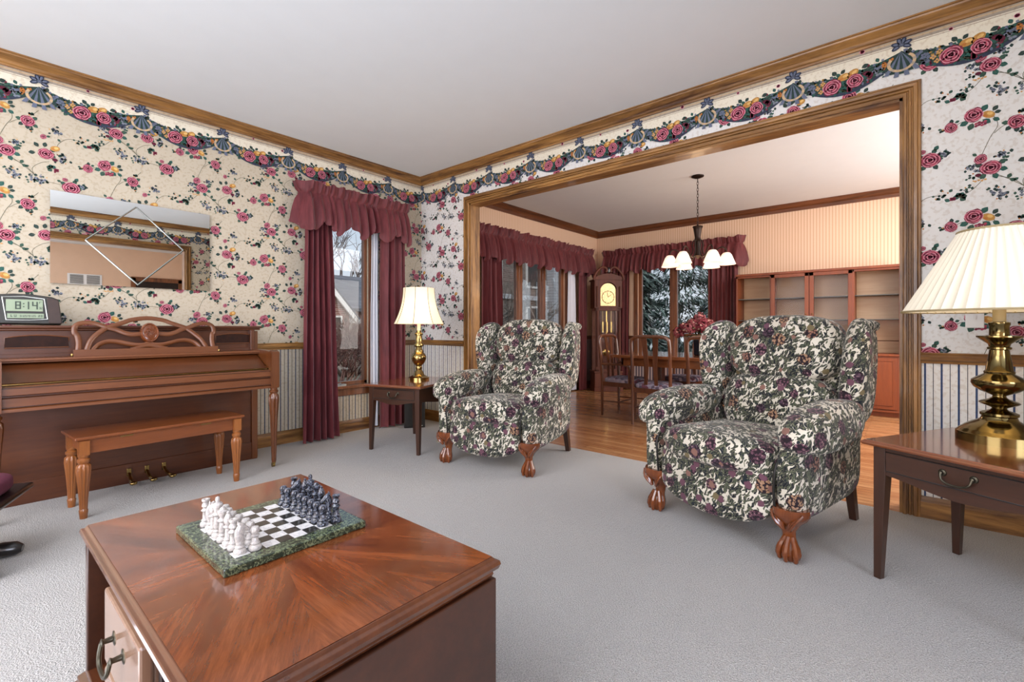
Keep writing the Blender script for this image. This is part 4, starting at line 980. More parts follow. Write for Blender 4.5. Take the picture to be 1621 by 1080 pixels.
# origin at the table centre; top runs y .70 .. 1.70
b = MB(); o = .0
def rr(d, z): return [(-hx+d, -hy+d, z), (hx-d, -hy+d, z), (hx-d, hy-d, z), (-hx+d, hy-d, z)]
b.loft([rr(.016, CT-.001), rr(.016, CT)], 0, False); b.build('veneer_top', 'sunburst', t)
b = MB(); b.loft([rr(.030, CT-.05), rr(.016, CT-.048), rr(.012, CT-.04), rr(.014, CT-.034), rr(.004, CT-.028), rr(0, CT-.018), rr(.002, CT-.010), rr(.010, CT-.008), rr(.014, CT-.0015)], 0, False); b.build('moulded_edge', 'coffee_edge', t, bevel=.0015)
b = MB(); b.box((-hx+.012, -hy+.008, .05), (hx-.008, -hy+.032, CT-.05)); b.box((-hx+.012, hy-.032, .05), (hx-.008, hy-.008, CT-.05)); b.box((hx-.03, -hy+.032, .05), (hx-.008, hy-.032, CT-.05)); b.box((-hx+.03, -hy+.032, .05), (hx-.03, hy-.032, .08)); b.box((-.02, -hy+.032, .08), (0, hy-.032, CT-.05)); b.build('case', 'coffee', t, bevel=.003)
for ya in (-.17, .17): b = MB(); b.box((-hx+.03, ya-.01, .08), (-.02, ya+.01, CT-.05)); b.build('divider', 'coffee_dark', t)
b = MB()
def rp(d, z): return [(-hx-.01+d, -hy-.006+d, z), (hx+.006-d, -hy-.006+d, z), (hx+.006-d, hy+.006-d, z), (-hx-.01+d, hy+.006-d, z)]
b.loft([rp(0, 0), rp(0, .085), rp(.006, .09), rp(.006, .1), rp(.02, .112), rp(.022, .12)], 0, False); b.build('plinth', 'coffee_edge', t, bevel=.002)
for z0, z1 in ((.292, .452), (.13, .280)):
    b = MB(); b.box((-hx+.002, -.155, z0), (-hx+.024, .155, z1)); b.box((-hx+.024, -.145, z0+.005), (-.03, .145, z1-.012)); dr = b.build('drawer', 'drawer_front', t, bevel=.005)
    b = MB(); zc = (z0+z1)/2+.012
    for s in (-1, 1):
        b.T = Matrix.Translation((-hx+.004, .01+s*.042, zc)) @ Matrix.Rotation(-pi/2, 4, 'Y'); b.lathe([(0, 0), (.016, 0), (.014, .003), (.006, .005), (.005, .018), (.008, .022), (0, .026)], 12, flute=5)
    b.T = Matrix.Identity(4); xx = -hx-.018; b.tube(smooth_pts([(xx, -.032, zc), (xx-.004, -.03, zc-.022), (xx-.006, -.012, zc-.036), (xx-.006, .032, zc-.036), (xx-.004, .05, zc-.022), (xx, .052, zc)], 4), .0042, 8); b.build('handle', 'pewter', dr)
# chess board
BX0, BX1, BY0, BY1 = .356, .692, 1.095, 1.435; BZ = CT; BT = .018
t = thing('chess_board', 'marble chess board with green veined border on the coffee table', 'chess board', (0, 0, 0)); t.location = ((BX0+BX1)/2, (BY0+BY1)/2, BZ)
ox, oy = t.location.x, t.location.y
b = MB(); b.box((BX0-ox, BY0-oy, .0), (BX1-ox, BY1-oy, BT)); b.build('border', 'marble_g', t, bevel=.003)
SX0, SY0, SQ = .390, 1.133, .0327
b = MB()
for i in range(8):
    for j in range(8): b.box((SX0+i*SQ-ox, SY0+j*SQ-oy, BT-.002), (SX0+(i+1)*SQ-ox, SY0+(j+1)*SQ-oy, BT+.0006), (i+j) % 2)
b.build('squares', ['sq_w', 'sq_b'], t)
def piece_mesh(kind, mat):
    b = MB(); bs = [(0, 0), (.0125, 0), (.0135, .004), (.0125, .009), (.009, .012), (.0105, .015), (.0075, .019)]
    if kind == 'pawn': pr = bs+[(.006, .028), (.009, .032), (.006, .034), (.009, .041), (.0095, .046), (.007, .051), (0, .053)]
    if kind == 'rook': pr = bs+[(.0075, .036), (.011, .040), (.008, .043), (.006, .046), (.0095, .050), (.0085, .056), (.006, .059), (.0095, .064), (.0095, .068), (.005, .068), (.004, .065), (0, .065)]
    if kind == 'bishop': pr = bs+[(.0065, .040), (.011, .044), (.006, .047), (.009, .054), (.0095, .060), (.006, .070), (.003, .074), (.004, .077), (0, .08)]
    if kind == 'queen': pr = bs+[(.009, .024), (.007, .045), (.012, .050), (.007, .054), (.0065, .058), (.0115, .066), (.012, .072), (.007, .074), (.006, .078), (0, .082)]
    if kind == 'king': pr = bs+[(.010, .026), (.0075, .05), (.0125, .056), (.0075, .06), (.008, .066), (.012, .076), (.011, .080), (.004, .084), (.0055, .09), (.004, .096), (0, .098)]
    if kind == 'knight': pr = bs+[(.0085, .024), (.006, .03), (0, .03)]
    b.lathe(pr, 20)
    if kind == 'knight':
        sec = [((0, 0, .026), (.009, .007)), ((-.001, 0, .036), (.010, .007)), ((-.001, 0, .046), (.0105, .0065)), ((.002, 0, .055), (.0115, .006)), ((.004, 0, .061), (.009, .005)), ((.001, 0, .067), (.004, .003))]
        b.loft([[(c[0]+r[0]*cos(a*pi/7), r[1]*sin(a*pi/7), c[2]) for a in range(14)] for c, r in sec]); b.tube([(.006, 0, .057), (.014, 0, .052), (.019, 0, .047)], [.006, .005, .0035], 10)
        for s in (-1, 1): b.tube([(-.002, s*.003, .064), (-.002, s*.004, .071)], [.0025, .0008], 6)
    o = b.build(kind+'_piece', mat); return o
names = ['knight', 'rook', 'bishop', 'queen', 'king', 'bishop', 'knight', 'rook']; blk = ['rook', 'knight', 'bishop', 'queen', 'king', 'bishop', 'knight', 'rook']
ordn = ['nearest', 'second', 'third', 'fourth', 'fifth', 'sixth', 'seventh', 'farthest']
random.seed(12)
for colr, mat, back, br, pr_, kinds, rz in (('white', 'marble_w', 0, 0, 1, names, 0), ('black', 'marble_b', 7, 7, 6, blk, pi)):
    proto = {}
    for j in range(8):
        for kind, i in ((kinds[j], br), ('pawn', pr_)):
            if kind in proto:
                o = proto[kind].copy(); C.objects.link(o)
            else: o = proto[kind] = piece_mesh(kind, mat)
            o.location = (SX0+(i+.5)*SQ+random.uniform(-.003, .003), SY0+(j+.5)*SQ+random.uniform(-.003, .003), CT+BT+.0006)
            o.rotation_euler = (0, 0, rz+random.uniform(-.3, .3))
            if kind == 'pawn': o.scale = (1.08, 1.08, 1.0)
            lab = f'{colr} marble {kind}, {ordn[j]} from the camera in the {colr} {"pawn" if kind == "pawn" else "back"} row'
            tag(o, lab, 'chess piece', f'{colr} chess pieces')

# ------------------------------------------------------------------ glider chair at the left edge
t = thing('gliding_ottoman', 'black framed gliding ottoman with burgundy cushion, cut by the left edge', 'ottoman', (-.066, 3.03, 0), -.36)
b = MB(); b.soft((-.01, -.01, .335), (.205, .215, .045), 4, 12); b.build('seat_cushion', 'cushion', t)
b = MB(); b.box((-.22, -.235, .27), (.225, .235, .298)); b.build('seat_frame', 'lacquer', t, bevel=.012, seg=3)
for y in (-.16, .08):
    b = MB(); b.tube([(-.25, y+.03, .034), (-.2, y+.03, .036), (.16, y+.03, .036), (.20, y+.03, .035), (.222, y+.03, .032)], [.012, .03, .033, .030, .016], 14); b.build('base_runner', 'lacquer', t)
    for x0, x1 in ((.15, .11), (-.16, -.12)):
        b = MB(); b.loft([[(x0+dx*.010, y+dy*.013, .275) for dx, dy in ((-1,-1),(1,-1),(1,1),(-1,1))], [(x1+dx*.010, y+.03+dy*.013, .05) for dx, dy in ((-1,-1),(1,-1),(1,1),(-1,1))]], 0, False); b.build('swing_arm', 'lacquer', t, bevel=.002)
b = MB(); b.box((-.06, -.14, .02), (-.02, .12, .045)); b.build('crossbar', 'lacquer', t)

# ------------------------------------------------------------------ dining room
def dining_chair(loc, rz, label, arms=False):
    """local: y+ = facing direction, back at y = 0"""
    t = thing('dining_chair', label, 'dining chair', loc, rz, None)
    w, d, H, sh = .205, .42, .93, .40
    b = MB(); pts = [(-w, 0, 0), (-w, 0, .40), (-w, -.01, .62), (-w, -.035, H-.07), (-w+.02, -.04, H-.02), (-w+.07, -.042, H), (0, -.042, H+.004), (w-.07, -.042, H), (w-.02, -.04, H-.02), (w, -.035, H-.07), (w, -.01, .62), (w, 0, .40), (w, 0, 0)]
    for s in (-1, 1):
        bb = MB(); bb.tube([(s*w, 0, 0), (s*w, 0, .2), (s*w, 0, .40)], [.014, .016, .018], 8); bb.build('leg', 'dining', t)
        bb = MB(); bb.tube([(s*(w-.0), d, 0), (s*w, d, .2), (s*w, d, .38)], [.013, .015, .018], 8); bb.build('leg', 'dining', t)
    b.tube(smooth_pts(pts[1:-1], 4), .018, 8); b.build('back_frame', 'dining', t)
    for s in (-1, 1):
        b = MB(); R = []
        for k in range(13):
            q = k/12; z = sh-.02+(H-sh+.015)*q; x = s*(.045+.028*abs(q-.45)*1.2); ww = .017+.012*q; y = -.002-.04*q+.012*sin(pi*q)
            R.append([(x-ww, y-.005, z), (x+ww, y-.005, z), (x+ww, y+.005, z), (x-ww, y+.005, z)])
        b.loft(R, 0, False); b.build('back_slat', 'dining', t)
    b = MB()
    for s in (-1, 1): b.box((s*w-.011, 0, .345), (s*w+.011, d, .395))
    b.box((-w, -.011, .345), (w, .011, .395)); b.box((-w, d-.011, .345), (w, d+.011, .395)); b.build('seat_rail', 'dining', t, bevel=.003)
    b = MB(); b.soft((0, d/2, .41), (w+.008, d/2+.012, .038), 4, 10); b.build('seat_cushion', 'dcushion', t)
    b = MB()
    for s in (-1, 1): b.tube([(s*w, 0, .17), (s*w, d, .17)], .007, 6)
    b.tube([(-w, d*.5, .17), (w, d*.5, .17)], .007, 6); b.build('stretcher', 'dining', t)
    if arms:
        for s in (-1, 1):
            b = MB(); b.tube(smooth_pts([(s*w, .0, .60), (s*(w+.02), .16, .605), (s*(w+.02), .30, .60), (s*(w+.01), .34, .57), (s*w, .345, .45), (s*w, .345, .38)], 4), .015, 8); b.build('armrest', 'dining', t)
    return t
TBL = (5.24, 1.72)
dining_chair((5.10, 2.77, 0), pi, 'wooden dining armchair at the table end nearest the grandfather clock', True)
dining_chair((4.62, 2.045, 0), -pi/2, 'dining chair with its two-slat back to the camera, between the armchairs')
dining_chair((4.60, 1.45, 0), -pi/2, 'dining chair half hidden behind the right wing armchair')
dining_chair((5.92, 2.11, 0), pi/2, 'dining chair on the window side of the table, behind the vase')
dining_chair((5.92, 1.45, 0), pi/2, 'dining chair on the window side, mostly hidden by the right wing armchair')
t = thing('dining_table', 'long polished dining table with rounded ends in the next room', 'dining table', (5.24, 1.72, 0))
b = MB(); hx, hy = .48, .92; out = []
for cx, cy, a0 in ((hx-.1, hy-.1, 0), (-hx+.1, hy-.1, pi/2), (-hx+.1, -hy+.1, pi), (hx-.1, -hy+.1, 3*pi/2)):
    for k in range(6): a = a0+k*pi/10; out.append((cx+.1*cos(a), cy+.1*sin(a)))
b.prism(out, .69, .725); b.build('tabletop', 'dtable', t, bevel=.006)
b = MB(); b.box((-.38, -.78, .60), (.38, -.76, .69)); b.box((-.38, .76, .60), (.38, .78, .69)); b.box((-.38, -.78, .60), (-.36, .78, .69)); b.box((.36, -.78, .60), (.38, .78, .69)); b.build('apron', 'dtable', t)
for s in (-1, 1):
    b = MB(); b.box((-.06, s*.5-.05, .08), (.06, s*.5+.05, .69)); b.box((-.30, s*.5-.04, 0), (.30, s*.5+.04, .07)); b.build('pedestal', 'dining', t, bevel=.012)
# vase and flowers
t = thing('flower_vase', 'dark square glass vase standing on the dining table', 'vase', (5.20, 1.75, .7255))
b = MB(); b.loft([[(sx*r, sy*r, z) for sx, sy in ((-1,-1),(1,-1),(1,1),(-1,1))] for r, z in ((.04, 0), (.045, .01), (.05, .17), (.048, .19), (.04, .19), (.035, .1))], 0, False); b.build('body', 'vase', t, bevel=.004)
random.seed(21); b = MB()
cols = [lin(c) for c in ('#b0646a', '#8a3a44', '#c98a80', '#7a2e38', '#d8ab9a', '#9c5054')]
heads = [(.13*cos(a)*q, .16*sin(a)*q, .40-.10*q+random.uniform(-.01, .01)) for q, a in [(1, k*.7) for k in range(9)]+[(.5, k*1.26) for k in range(5)]+[(0, 0)]]+[(.1, -.21, .25), (-.05, .21, .25)]
for hx_, hy_, hz_ in heads:
    cc = random.choice(cols)
    for k in range(110):
        d = V((random.gauss(0, 1), random.gauss(0, 1), random.gauss(0, 1))).normalized(); p0 = V((hx_, hy_, hz_))+d*random.uniform(.045, .065)
        a = d.orthogonal().normalized(); c2 = d.cross(a); a = a*.015; c2 = c2*.015
        b.add([tuple(p0+a), tuple(p0+c2), tuple(p0-a+d*.006), tuple(p0-c2)], [(0, 1, 2, 3)], 0, False, random.choice([cc, cc, random.choice(cols)]))
tv = thing('hydrangea_bouquet', 'bouquet of dusty red hydrangeas in the dark vase', 'flowers', (5.20, 1.75, .7255)); b.build('blossoms', 'foliage', tv)
b = MB(); g = [lin(c) for c in ('#4a5a3a', '#2f3d2a', '#6a7450')]
for k in range(60):
    a = random.uniform(0, 6.28); r = random.uniform(.04, .2); z = random.uniform(.2, .3); q = V((r*cos(a), r*sin(a), z)); u = V((cos(a), sin(a), -.3)).normalized()*.035; w = V((-sin(a), cos(a), 0))*.016
    b.add([tuple(q-u), tuple(q+w), tuple(q+u), tuple(q-w)], [(0, 1, 2, 3)], 0, False, random.choice(g))
for hx_, hy_, hz_ in heads: b.tube([(hx_*.08, hy_*.08, .02), (hx_*.12, hy_*.12, .15), (hx_, hy_, hz_)], .003, 5, col=g[0])
b.build('leaves', 'foliage', tv)

# chandelier
t = thing('chandelier', 'bronze six-shade chandelier hanging by a chain over the dining table', 'chandelier', (5.26, 1.79, CH))
b = MB(); b.lathe([(0, -.001), (.066, -.001), (.064, -.012), (.03, -.026), (.01, -.032), (0, -.032)][::-1], 24); b.build('canopy', 'bronze', t)
b = MB(); z = -.03; k = 0
while z > -.53:
    pts = [(.009*cos(a*pi/5)*(k % 2 == 0), .009*cos(a*pi/5)*(k % 2), z-.02+.022*sin(a*pi/5)) for a in range(10)]; b.tube(pts, .0026, 5, closed=True); z -= .034; k += 1
b.build('chain', 'bronze', t)
b = MB(); b.lathe([(0, -.54), (.012, -.54), (.012, -.55), (.05, -.555), (.055, -.565), (.045, -.575), (.042, -.6), (.03, -.68), (.035, -.70), (.045, -.71), (.02, -.72), (.025, -.75), (.03, -.85), (.04, -.88), (.02, -.9), (.0, -.92)][::-1], 24)
b.build('column', 'bronze', t)
for k in range(6):
    a = k*pi/3+.852; c, s = cos(a), sin(a)
    b = MB(); P = [(.04*c, .04*s, -.71), (.055*c, .055*s, -.76), (.05*c, .05*s, -.83), (.09*c, .09*s, -.90), (.15*c, .15*s, -.885), (.20*c, .20*s, -.82), (.25*c, .25*s, -.80), (.285*c, .285*s, -.83), (.29*c, .29*s, -.865)]
    b.tube(smooth_pts(P, 4), .007, 8); ar = b.build('arm', 'bronze', t)
    b = MB(); b.lathe([(.025, -.862), (.05, -.872), (.065, -.90), (.078, -.94), (.108, -.985), (.112, -.992)], 28, 0, .29*c, .29*s); b2 = MB(); b2.loft([[(.29*c+r*cos(q*pi/14), .29*s+r*sin(q*pi/14), z) for q in range(28)] for r, z in ((.022, -.862), (.035, -.866), (.052, -.89), (.066, -.925), (.086, -.975), (.092, -.990))], 0, True, False); b2.build('glass_shade', 'shadeC', ar)

# grandfather clock in the corner
t = thing('grandfather_clock', 'tall cherry grandfather clock with brass dial in the dining room corner', 'clock', (6.755, 3.71, 0), -pi/4)
# local: x along the front (front faces -y)
b = MB(); b.box((-.235, -.02, 0), (.235, .30, .07)); b.box((-.225, -.01, .07), (.225, .29, .30)); b.box((-.235, -.02, .30), (.235, .30, .325)); b.build('base', 'clockwood', t, bevel=.004)
b = MB()
for s in (-1, 1): b.box((s*.155, 0, .325), (s*.205, .035, 1.52)); b.box((s*.185, .24, .325), (s*.205, .28, 1.52))
b.box((-.205, .265, .325), (.205, .28, 1.52)); b.box((-.205, .0, 1.30), (.205, .03, 1.345)); b.box((-.205, 0, .325), (.205, .03, .36)); b.build('trunk', 'clockwood', t, bevel=.003)
for s in (-1, 1):
    b = MB(); b.lathe([(0, .40), (.014, .40), (.016, .42), (.01, .45), (.013, .5), (.013, 1.15), (.01, 1.2), (.016, 1.25), (.014, 1.3), (0, 1.3)], 14, 0, s*.18, -.012); b.build('column', 'clockwood', t)
    b = MB(); b.lathe([(0, 1.36), (.013, 1.36), (.015, 1.38), (.009, 1.42), (.013, 1.48), (.008, 1.6), (.014, 1.68), (0, 1.7)], 12, 0, s*.185, -.02); b.build('hood_column', 'clockwood', t)
b = MB()
for s in (-1, 1): b.box((s*.13, -.005, 1.345), (s*.215, .03, 1.80)); b.box((s*.20, 0, 1.345), (s*.225, .28, 1.80))
b.box((-.225, .26, 1.345), (.225, .28, 1.80)); b.box((-.14, -.005, 1.345), (.14, .03, 1.375)); b.box((-.225, 0, 1.79), (.225, .28, 1.81))
arc = [(.14*cos(a), 1.62+.14*sin(a)) for a in [pi*k/12 for k in range(13)]]
b.prism([(.14, 1.81), (.14, 1.62)]+arc[1:-1]+[(-.14, 1.62), (-.14, 1.81)], -.005, .03, 0, 1); b.build('hood', 'clockwood', t, bevel=.002)
b = MB(); b.prism([(-.24, 1.80)]+[(-.24+.48*k/16, 1.83+.07*sin(pi*k/16)) for k in range(17)]+[(.24, 1.80)], -.02, .02, 0, 1)
for s in (-1, 1):
    P = smooth_pts([(s*.245, -.02, 1.80), (s*.225, -.02, 1.87), (s*.17, -.02, 1.95), (s*.10, -.02, 2.0), (s*.045, -.02, 1.98), (s*.03, -.02, 1.94), (s*.055, -.02, 1.925)], 4)
    b.tube(P, .02, 10); b.tube([(s*.235, -.02, 1.80), (s*.235, .28, 1.80)], .014, 8)
b.build('swan_neck_pediment', 'clockwood', t)
b = MB(); b.soft((0, -.02, 1.95), (.03, .02, .05), 2.5, 8); b.build('finial', 'lacquer', t)
b = MB(); b.prism([(.128, 1.38), (.128, 1.62)]+[(.128*cos(pi*k/12), 1.62+.125*sin(pi*k/12)) for k in range(1, 12)]+[(-.128, 1.62), (-.128, 1.38)], .02, .028, 0, 1); d = b.build('dial', 'clockface', t)
b = MB(); b.tube([(.10*cos(k*pi/18), .017, 1.52+.10*sin(k*pi/18)) for k in range(36)], .004, 6, closed=True)
for k in range(12): a = k*pi/6; b.tube([(.082*cos(a), .017, 1.52+.082*sin(a)), (.095*cos(a), .017, 1.52+.095*sin(a))], .003, 5)
b.tube([(0, .014, 1.52), (.05, .014, 1.56)], .003, 5); b.tube([(0, .013, 1.52), (-.02, .013, 1.60)], .0025, 5); b.build('dial_ring', 'bronze', d)
b = MB(); b.box((-.152, .008, .36), (.152, .012, 1.30)); b.build('door_glass', 'cab_glass', t)
b = MB(); b.box((-.205, .035, .36), (-.2, .24, 1.30)); b.build('side_glass', 'cab_glass', t)
b = MB(); b.T = Matrix.Translation((0, .12, .62)) @ Matrix.Rotation(pi/2, 4, 'X'); b.lathe([(0, -.006), (.05, -.005), (.06, 0), (.05, .005), (0, .006)], 24); b.T = Matrix.Identity(4); b.box((-.006, .115, .66), (.006, .12, 1.32)); b.build('pendulum', 'brass', t)
for x in (-.07, 0, .07): b = MB(); b.lathe([(0, .95), (.02, .95), (.02, 1.12), (0, 1.12)], 14, 0, x, .09); b.tube([(x, .09, 1.12), (x, .09, 1.33)], .002, 5); b.build('weight', 'brass', t)

# display cabinet
t = thing('display_cabinet', 'wide cherry display cabinet with glass shelves on the far dining wall', 'cabinet', (6.86, .08, 0))
# local x = depth from the base front, y along the wall 0 .. 1.765
L = 1.765; bays = [0, .45, .90, 1.335, L]; dpt = DX-.016-6.86
b = MB(); b.box((.02, 0, .06), (dpt, L, .70)); b.box((.05, .02, 0), (dpt, L-.02, .06)); b.box((-.01, -.006, .70), (dpt, L+.006, .722)); b.box((-.0, 0, .055), (.02, L, .075)); b.build('base_case', 'hutch', t, bevel=.003)
for k in range(4):
    b = MB(); a, c = bays[k]+.04, bays[k+1]-.03; b.box((0, a, .09), (.02, c, .68)); dd = b.build('door', 'hutch', t, bevel=.003)
    b = MB(); b.box((-.004, a+.035, .13), (.001, c-.035, .64)); b.tube([(-.004, a+.035, .13), (-.004, c-.035, .13), (-.004, c-.035, .64), (-.004, a+.035, .64)], .004, 5, closed=True); b.build('door_panel', 'hutch', dd)
b = MB(); b.box((dpt-.012, 0, .722), (dpt, L, 1.73)); b.build('back_panel', 'hutch_back', t)
b = MB()
for y in bays: b.box((.09, min(max(y-.012, 0), L-.024), .722), (dpt-.012, min(max(y-.012, 0), L-.024)+.024, 1.73))
b.box((.066, 0, 1.726), (dpt, L, 1.755)); b.box((.09, 0, 1.70), (.105, L, 1.73)); b.build('upper_case', 'hutch', t, bevel=.003)
for k in range(4):
    for z in (1.12, 1.41): b = MB(); b.box((.115, bays[k]+.013, z), (dpt-.013, bays[k+1]-.013, z+.007)); b.build('glass_shelf', 'shelf_glass', t)
for k in (1, 2):
    a, c = bays[k]+.004, bays[k+1]-.004; b = MB(); b.box((.075, a, .73), (.095, a+.045, 1.725)); b.box((.075, c-.045, .73), (.095, c, 1.725)); b.box((.075, a, 1.68), (.095, c, 1.725)); b.box((.075, a, .73), (.095, c, .78)); dd = b.build('glass_door', 'hutch', t, bevel=.003)
    b = MB(); b.box((.083, a+.045, .78), (.087, c-.045, 1.68)); b.build('door_glass', 'cab_glass', dd)
    b = MB(); yk = (c-.03) if k == 1 else (a+.03); b.soft((.068, yk, 1.2), (.008, .008, .008), 2, 6); b.build('knob', 'brass', dd)

# ------------------------------------------------------------------ outside
b = MB(); b.box((-12, WY+.5, -.55), (50, 60, -.5)); b.box((DX+.5, -20, -.55), (50, WY+.5, -.5)); struct(b, 'ground', 'ground')
# brick house seen through the left window
t = thing('brick_house', 'pink brick house with grey shingle roof seen through the single window', 'house', (10.6, 18, -.5))
gable = [(-4, 0), (0, 0), (0, 2.2), (-2, 4.5), (-4, 2.2)]
b = MB(); b.prism(gable, 0, 5, 0, 1); b.box((-9, 1.2, 0), (9, 5, 2.6)); b.build('wall', 'brick', t)
b = MB()
def slab(p0, p1, y0, y1, th): 
    a, c = V((p0[0], 0, p0[1])), V((p1[0], 0, p1[1])); n = V((-(c-a).z, 0, (c-a).x)).normalized()*th
    b.loft([[tuple(q+V((0, y, 0))) for q in (a, c, c+n, a+n)] for y in (y0, y1)], 0, False)
slab((.3, 1.9), (-2, 4.54), -.35, 3.2, .1); slab((-2, 4.54), (-4.3, 1.9), -.35, 3.2, .1)
b.loft([[(-9.5, .9, 2.25), (9.5, .9, 2.25), (9.5, .9, 2.4), (-9.5, .9, 2.4)], [(-9.5, 3.4, 3.95), (9.5, 3.4, 3.95), (9.5, 3.4, 4.1), (-9.5, 3.4, 4.1)]], 0, False)
b.build('roof', 'shingle', t)
b = MB(); slab((.32, 1.74), (-2, 4.4), -.38, -.3, .17); slab((-2, 4.4), (-4.32, 1.74), -.38, -.3, .17); b.box((.0, -.3, 1.72), (.34, .0, 1.92)); b.box((-.02, -.03, 0), (.12, .03, 2.1)); b.build('trim_board', 'white', t)
b = MB(); b.box((-.85, -.06, 1.45), (-.36, .02, 2.03)); w = b.build('window', 'white', t); b = MB(); b.box((-.76, -.08, 1.53), (-.45, -.05, 1.95)); b.build('pane', 'pad', w)
b = MB(); b.box((-.24, -.10, 1.76), (-.15, 0, 1.92)); b.build('wall_lantern', 'black', t)
# twiggy bush and bare trees
def twigs(name, loc, h, r, n, col, label, cat, seed, trunk=True, base=0.2):
    random.seed(seed); b = MB(); cs = [lin(c) for c in col]
    def br(p, d, L, rad, depth):
        q = p+d*L; b.tube([tuple(p), tuple(p.lerp(q, .5)+V((random.gauss(0, .04), random.gauss(0, .04), 0))*L), tuple(q)], [rad, rad*.85, rad*.65], 4, col=cs[depth % len(cs)])
        if depth <= 0: return
        for k in range(random.randint(2, 3)+(1 if depth < 3 else 0)):
            nd = (d+V((random.gauss(0, .5), random.gauss(0, .5), random.gauss(.12, .3)))).normalized(); br(p.lerp(q, random.uniform(.5, 1)), nd, L*random.uniform(.6, .85), rad*.62, depth-1)
    for k in range(n):
        a = random.uniform(0, 6.28); d = V((cos(a)*r, sin(a)*r, 1)).normalized(); br(V((cos(a)*base, sin(a)*base, 0)), d, h*.36, h*.012, 4)
    o = b.build(name, 'foliage'); o.location = loc; return tag(o, label, cat)
twigs('twiggy_bush', (5.25, 9.6, -.5), 2.2, .8, 60, ('#6b4a44', '#8a6a60', '#a08a80'), 'bare reddish twiggy bush outside the single window', 'bush', 31, base=.55)
twigs('twiggy_bush', (8.1, 13.4, -.5), 2.3, .7, 50, ('#8a7468', '#9c8a7e', '#b0a298'), 'paler bare twiggy bush right of the reddish one, outside the window', 'bush', 32, base=.45)
twigs('bare_tree', (15.5, 27, -.5), 9.0, .5, 4, ('#6d6260', '#7a706c', '#8a8280'), 'bare winter tree rising behind the brick house roof', 'tree', 33)
twigs('bare_tree', (7.6, 6.75, -.5), 3.6, .45, 3, ('#8a8278', '#9c948a', '#aaa298'), 'pale bare tree close outside the three-pane dining window', 'tree', 34, base=.25)
t = thing('neighbor_house', 'grey brick house with pale siding outside the three-pane dining window', 'house', (12.6, 13, -.5))
b = MB(); b.box((0, 0, 0), (5.2, 4, 6)); b.build('brick_wall', 'brick_grey', t); b = MB(); b.box((5.2, -.4, 0), (9, 4, 6)); b.build('siding_wall', 'siding', t)
for x, z in ((1.0, 1.2), (3.6, 1.2), (1.0, 3.3), (3.6, 3.3)):
    b = MB(); b.box((x, -.06, z), (x+1.0, .02, z+1.3)); w = b.build('window', 'white', t); b = MB(); b.box((x+.1, -.08, z+.1), (x+.9, -.05, z+1.2)); b.build('pane', 'pad', w)
b = MB(); b.box((-.1, -.1, 2.75), (5.2, 0, 2.95)); b.build('trim_board', 'siding', t)
def conifer(loc, H, R, label, seed, n=15000):
    random.seed(seed); t = thing('snowy_conifer', label, 'tree', loc); b = MB(); g = [lin(c) for c in ('#33423d', '#4c5d56', '#6e7f78', '#8f9f99', '#b4c0bd', '#d0d8d8', '#5a6b64')]
    for k in range(n):
        z = H*random.random()**1.2; rr = R*(1-z/H)*(.75+.25*sin(z*9+3)); a = random.uniform(0, 6.283); r = rr*random.uniform(.55, 1.05)
        zz = z-r*.25+random.uniform(-.06, .06); p = V((r*cos(a), r*sin(a), zz)); d = V((cos(a+random.gauss(0, .5)), sin(a+random.gauss(0, .5)), random.gauss(-.5, .35))).normalized(); w = d.cross(V((0, 0, 1))).normalized()
        L = random.uniform(.08, .19); w = w*L*.22+V((0, 0, random.uniform(-.01, .01))); d = d*L
        b.add([tuple(p-d), tuple(p+w), tuple(p+d), tuple(p-w)], [(0, 1, 2, 3)], 0, False, random.choice(g if (sin(a*7+z*5) > -.2) else g[:3]+g[6:]))
    b.build('needles', 'foliage', t); b = MB(); b.tube([(0, 0, -.3), (0, 0, H*.9)], [.12, .03], 8); b.build('trunk', 'mahog_z', t)
conifer((11.2, 5.5, -.3), 5.8, 1.45, 'frosted evergreen filling the left pane of the far dining window', 41)
conifer((11.9, 3.2, -.3), 5.2, 1.25, 'frosted evergreen in the right pane of the far dining window', 42)
conifer((15.4, 5.9, -.3), 8.0, 3.0, 'taller frosted evergreen farther back outside the far dining window', 43, 15000)

# ------------------------------------------------------------------ light and camera
w = bpy.data.worlds.new('sky'); bpy.context.scene.world = w; w.use_nodes = True; nt = w.node_tree
bg = nt.nodes['Background']; tc = nt.nodes.new('ShaderNodeTexCoord'); sp = nt.nodes.new('ShaderNodeSeparateXYZ'); rp_ = nt.nodes.new('ShaderNodeValToRGB')
nt.links.new(tc.outputs['Generated'], sp.inputs[0]); nt.links.new(sp.outputs[2], rp_.inputs[0]); nt.links.new(rp_.outputs[0], bg.inputs[0])
rp_.color_ramp.elements[0].position = 0; rp_.color_ramp.elements[0].color = lin('#e4ecf4'); rp_.color_ramp.elements[1].position = .5; rp_.color_ramp.elements[1].color = lin('#9fbfe0')
bg.inputs[1].default_value = 1.0
def area(name, loc, rot, sx, sy, e, col):
    l = bpy.data.lights.new(name, 'AREA'); l.shape = 'RECTANGLE'; l.size = sx; l.size_y = sy; l.energy = e; l.color = lin(col)[:3]
    o = bpy.data.objects.new(name, l); C.objects.link(o); o.location = loc; o.rotation_euler = rot; return o
def point(name, loc, e, col, r=.04):
    l = bpy.data.lights.new(name, 'POINT'); l.energy = e; l.color = lin(col)[:3]; l.shadow_soft_size = r
    o = bpy.data.objects.new(name, l); C.objects.link(o); o.location = loc; return o
area('family_room_fill', (-1.0, -3.9, 1.6), (pi/2, 0, 0), 2.6, 2.0, 205, '#e0eaff')  # added unseen area lamp behind the camera, imitating daylight through the opening
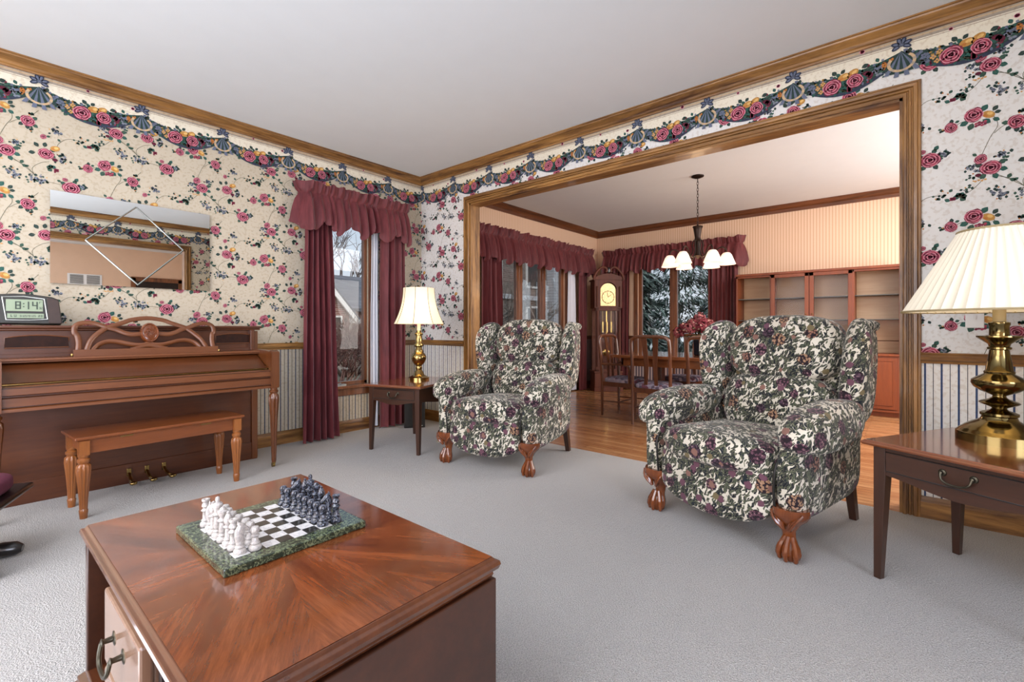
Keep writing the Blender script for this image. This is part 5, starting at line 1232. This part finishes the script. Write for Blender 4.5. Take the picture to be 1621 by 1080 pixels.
area('west_side_fill', (-2.5, 1.7, 1.6), (pi/2, 0, -pi/2), 3.2, 2.0, 125, '#f0f4ff')  # added fill panel in front of the solid west wall, out of view
area('living_overhead_fill', (-1.3, 1.6, 2.62), (0, 0, 0), 1.8, 2.6, 85, '#f4f6ff')  # unseen panel added to brighten the room; no fixture hangs there
area('dining_side_fill', (5.3, -1.2, 1.2), (pi/2-.15, 0, 0), 3.0, 1.8, 100, '#fffaf4')  # fill added out of sight beyond the opening to light the dining room
area('dining_overhead_fill', (5.3, -.7, 2.6), (.75, 0, 0), 3.0, .9, 105, '#f8f8ff')  # extra hidden panel added to lift the dark dining floor
area('floor_bounce_fill', (-1.3, .8, .12), (pi, 0, 0), 2.2, 2.6, 100, '#eef4ff')  # added upward fill imitating light thrown back by the carpet
point('lamp_bulb', (2.701, 3.413, 1.23), 5, '#ffd79a')
point('lamp_bulb', (2.729, -.273, 1.28), 3, '#ffe2b8')
point('chandelier_bulb', (5.26, 1.79, 1.62), 7, '#ffd9b0', .15)

l = bpy.data.lights.new('hazy_sun', 'SUN'); l.energy = 2.6; l.angle = .6; l.color = lin('#fff8f0')[:3]; o = bpy.data.objects.new('hazy_sun', l); C.objects.link(o); o.rotation_euler = V((.45, .7, -.55)).to_track_quat('-Z', 'Y').to_euler()
cam = bpy.data.cameras.new('camera'); co = bpy.data.objects.new('camera', cam); C.objects.link(co)
cam.sensor_width = 36; cam.lens = 742/1621*36; cam.shift_y = -21/1621; cam.clip_start = .02
co.location = (0, 0, 1.026); co.rotation_euler = (pi/2, 0, math.radians(40.4)-pi/2)
sc = bpy.context.scene; sc.camera = co
sc.view_settings.view_transform = 'Standard'; sc.view_settings.look = 'None'; sc.view_settings.exposure = 0
sc.cycles.use_denoising = True; sc.cycles.max_bounces = 8; sc.cycles.diffuse_bounces = 4; sc.cycles.glossy_bounces = 4; sc.cycles.transparent_max_bounces = 12; sc.cycles.sample_clamp_indirect = 4; sc.cycles.caustics_reflective = False; sc.cycles.caustics_refractive = False
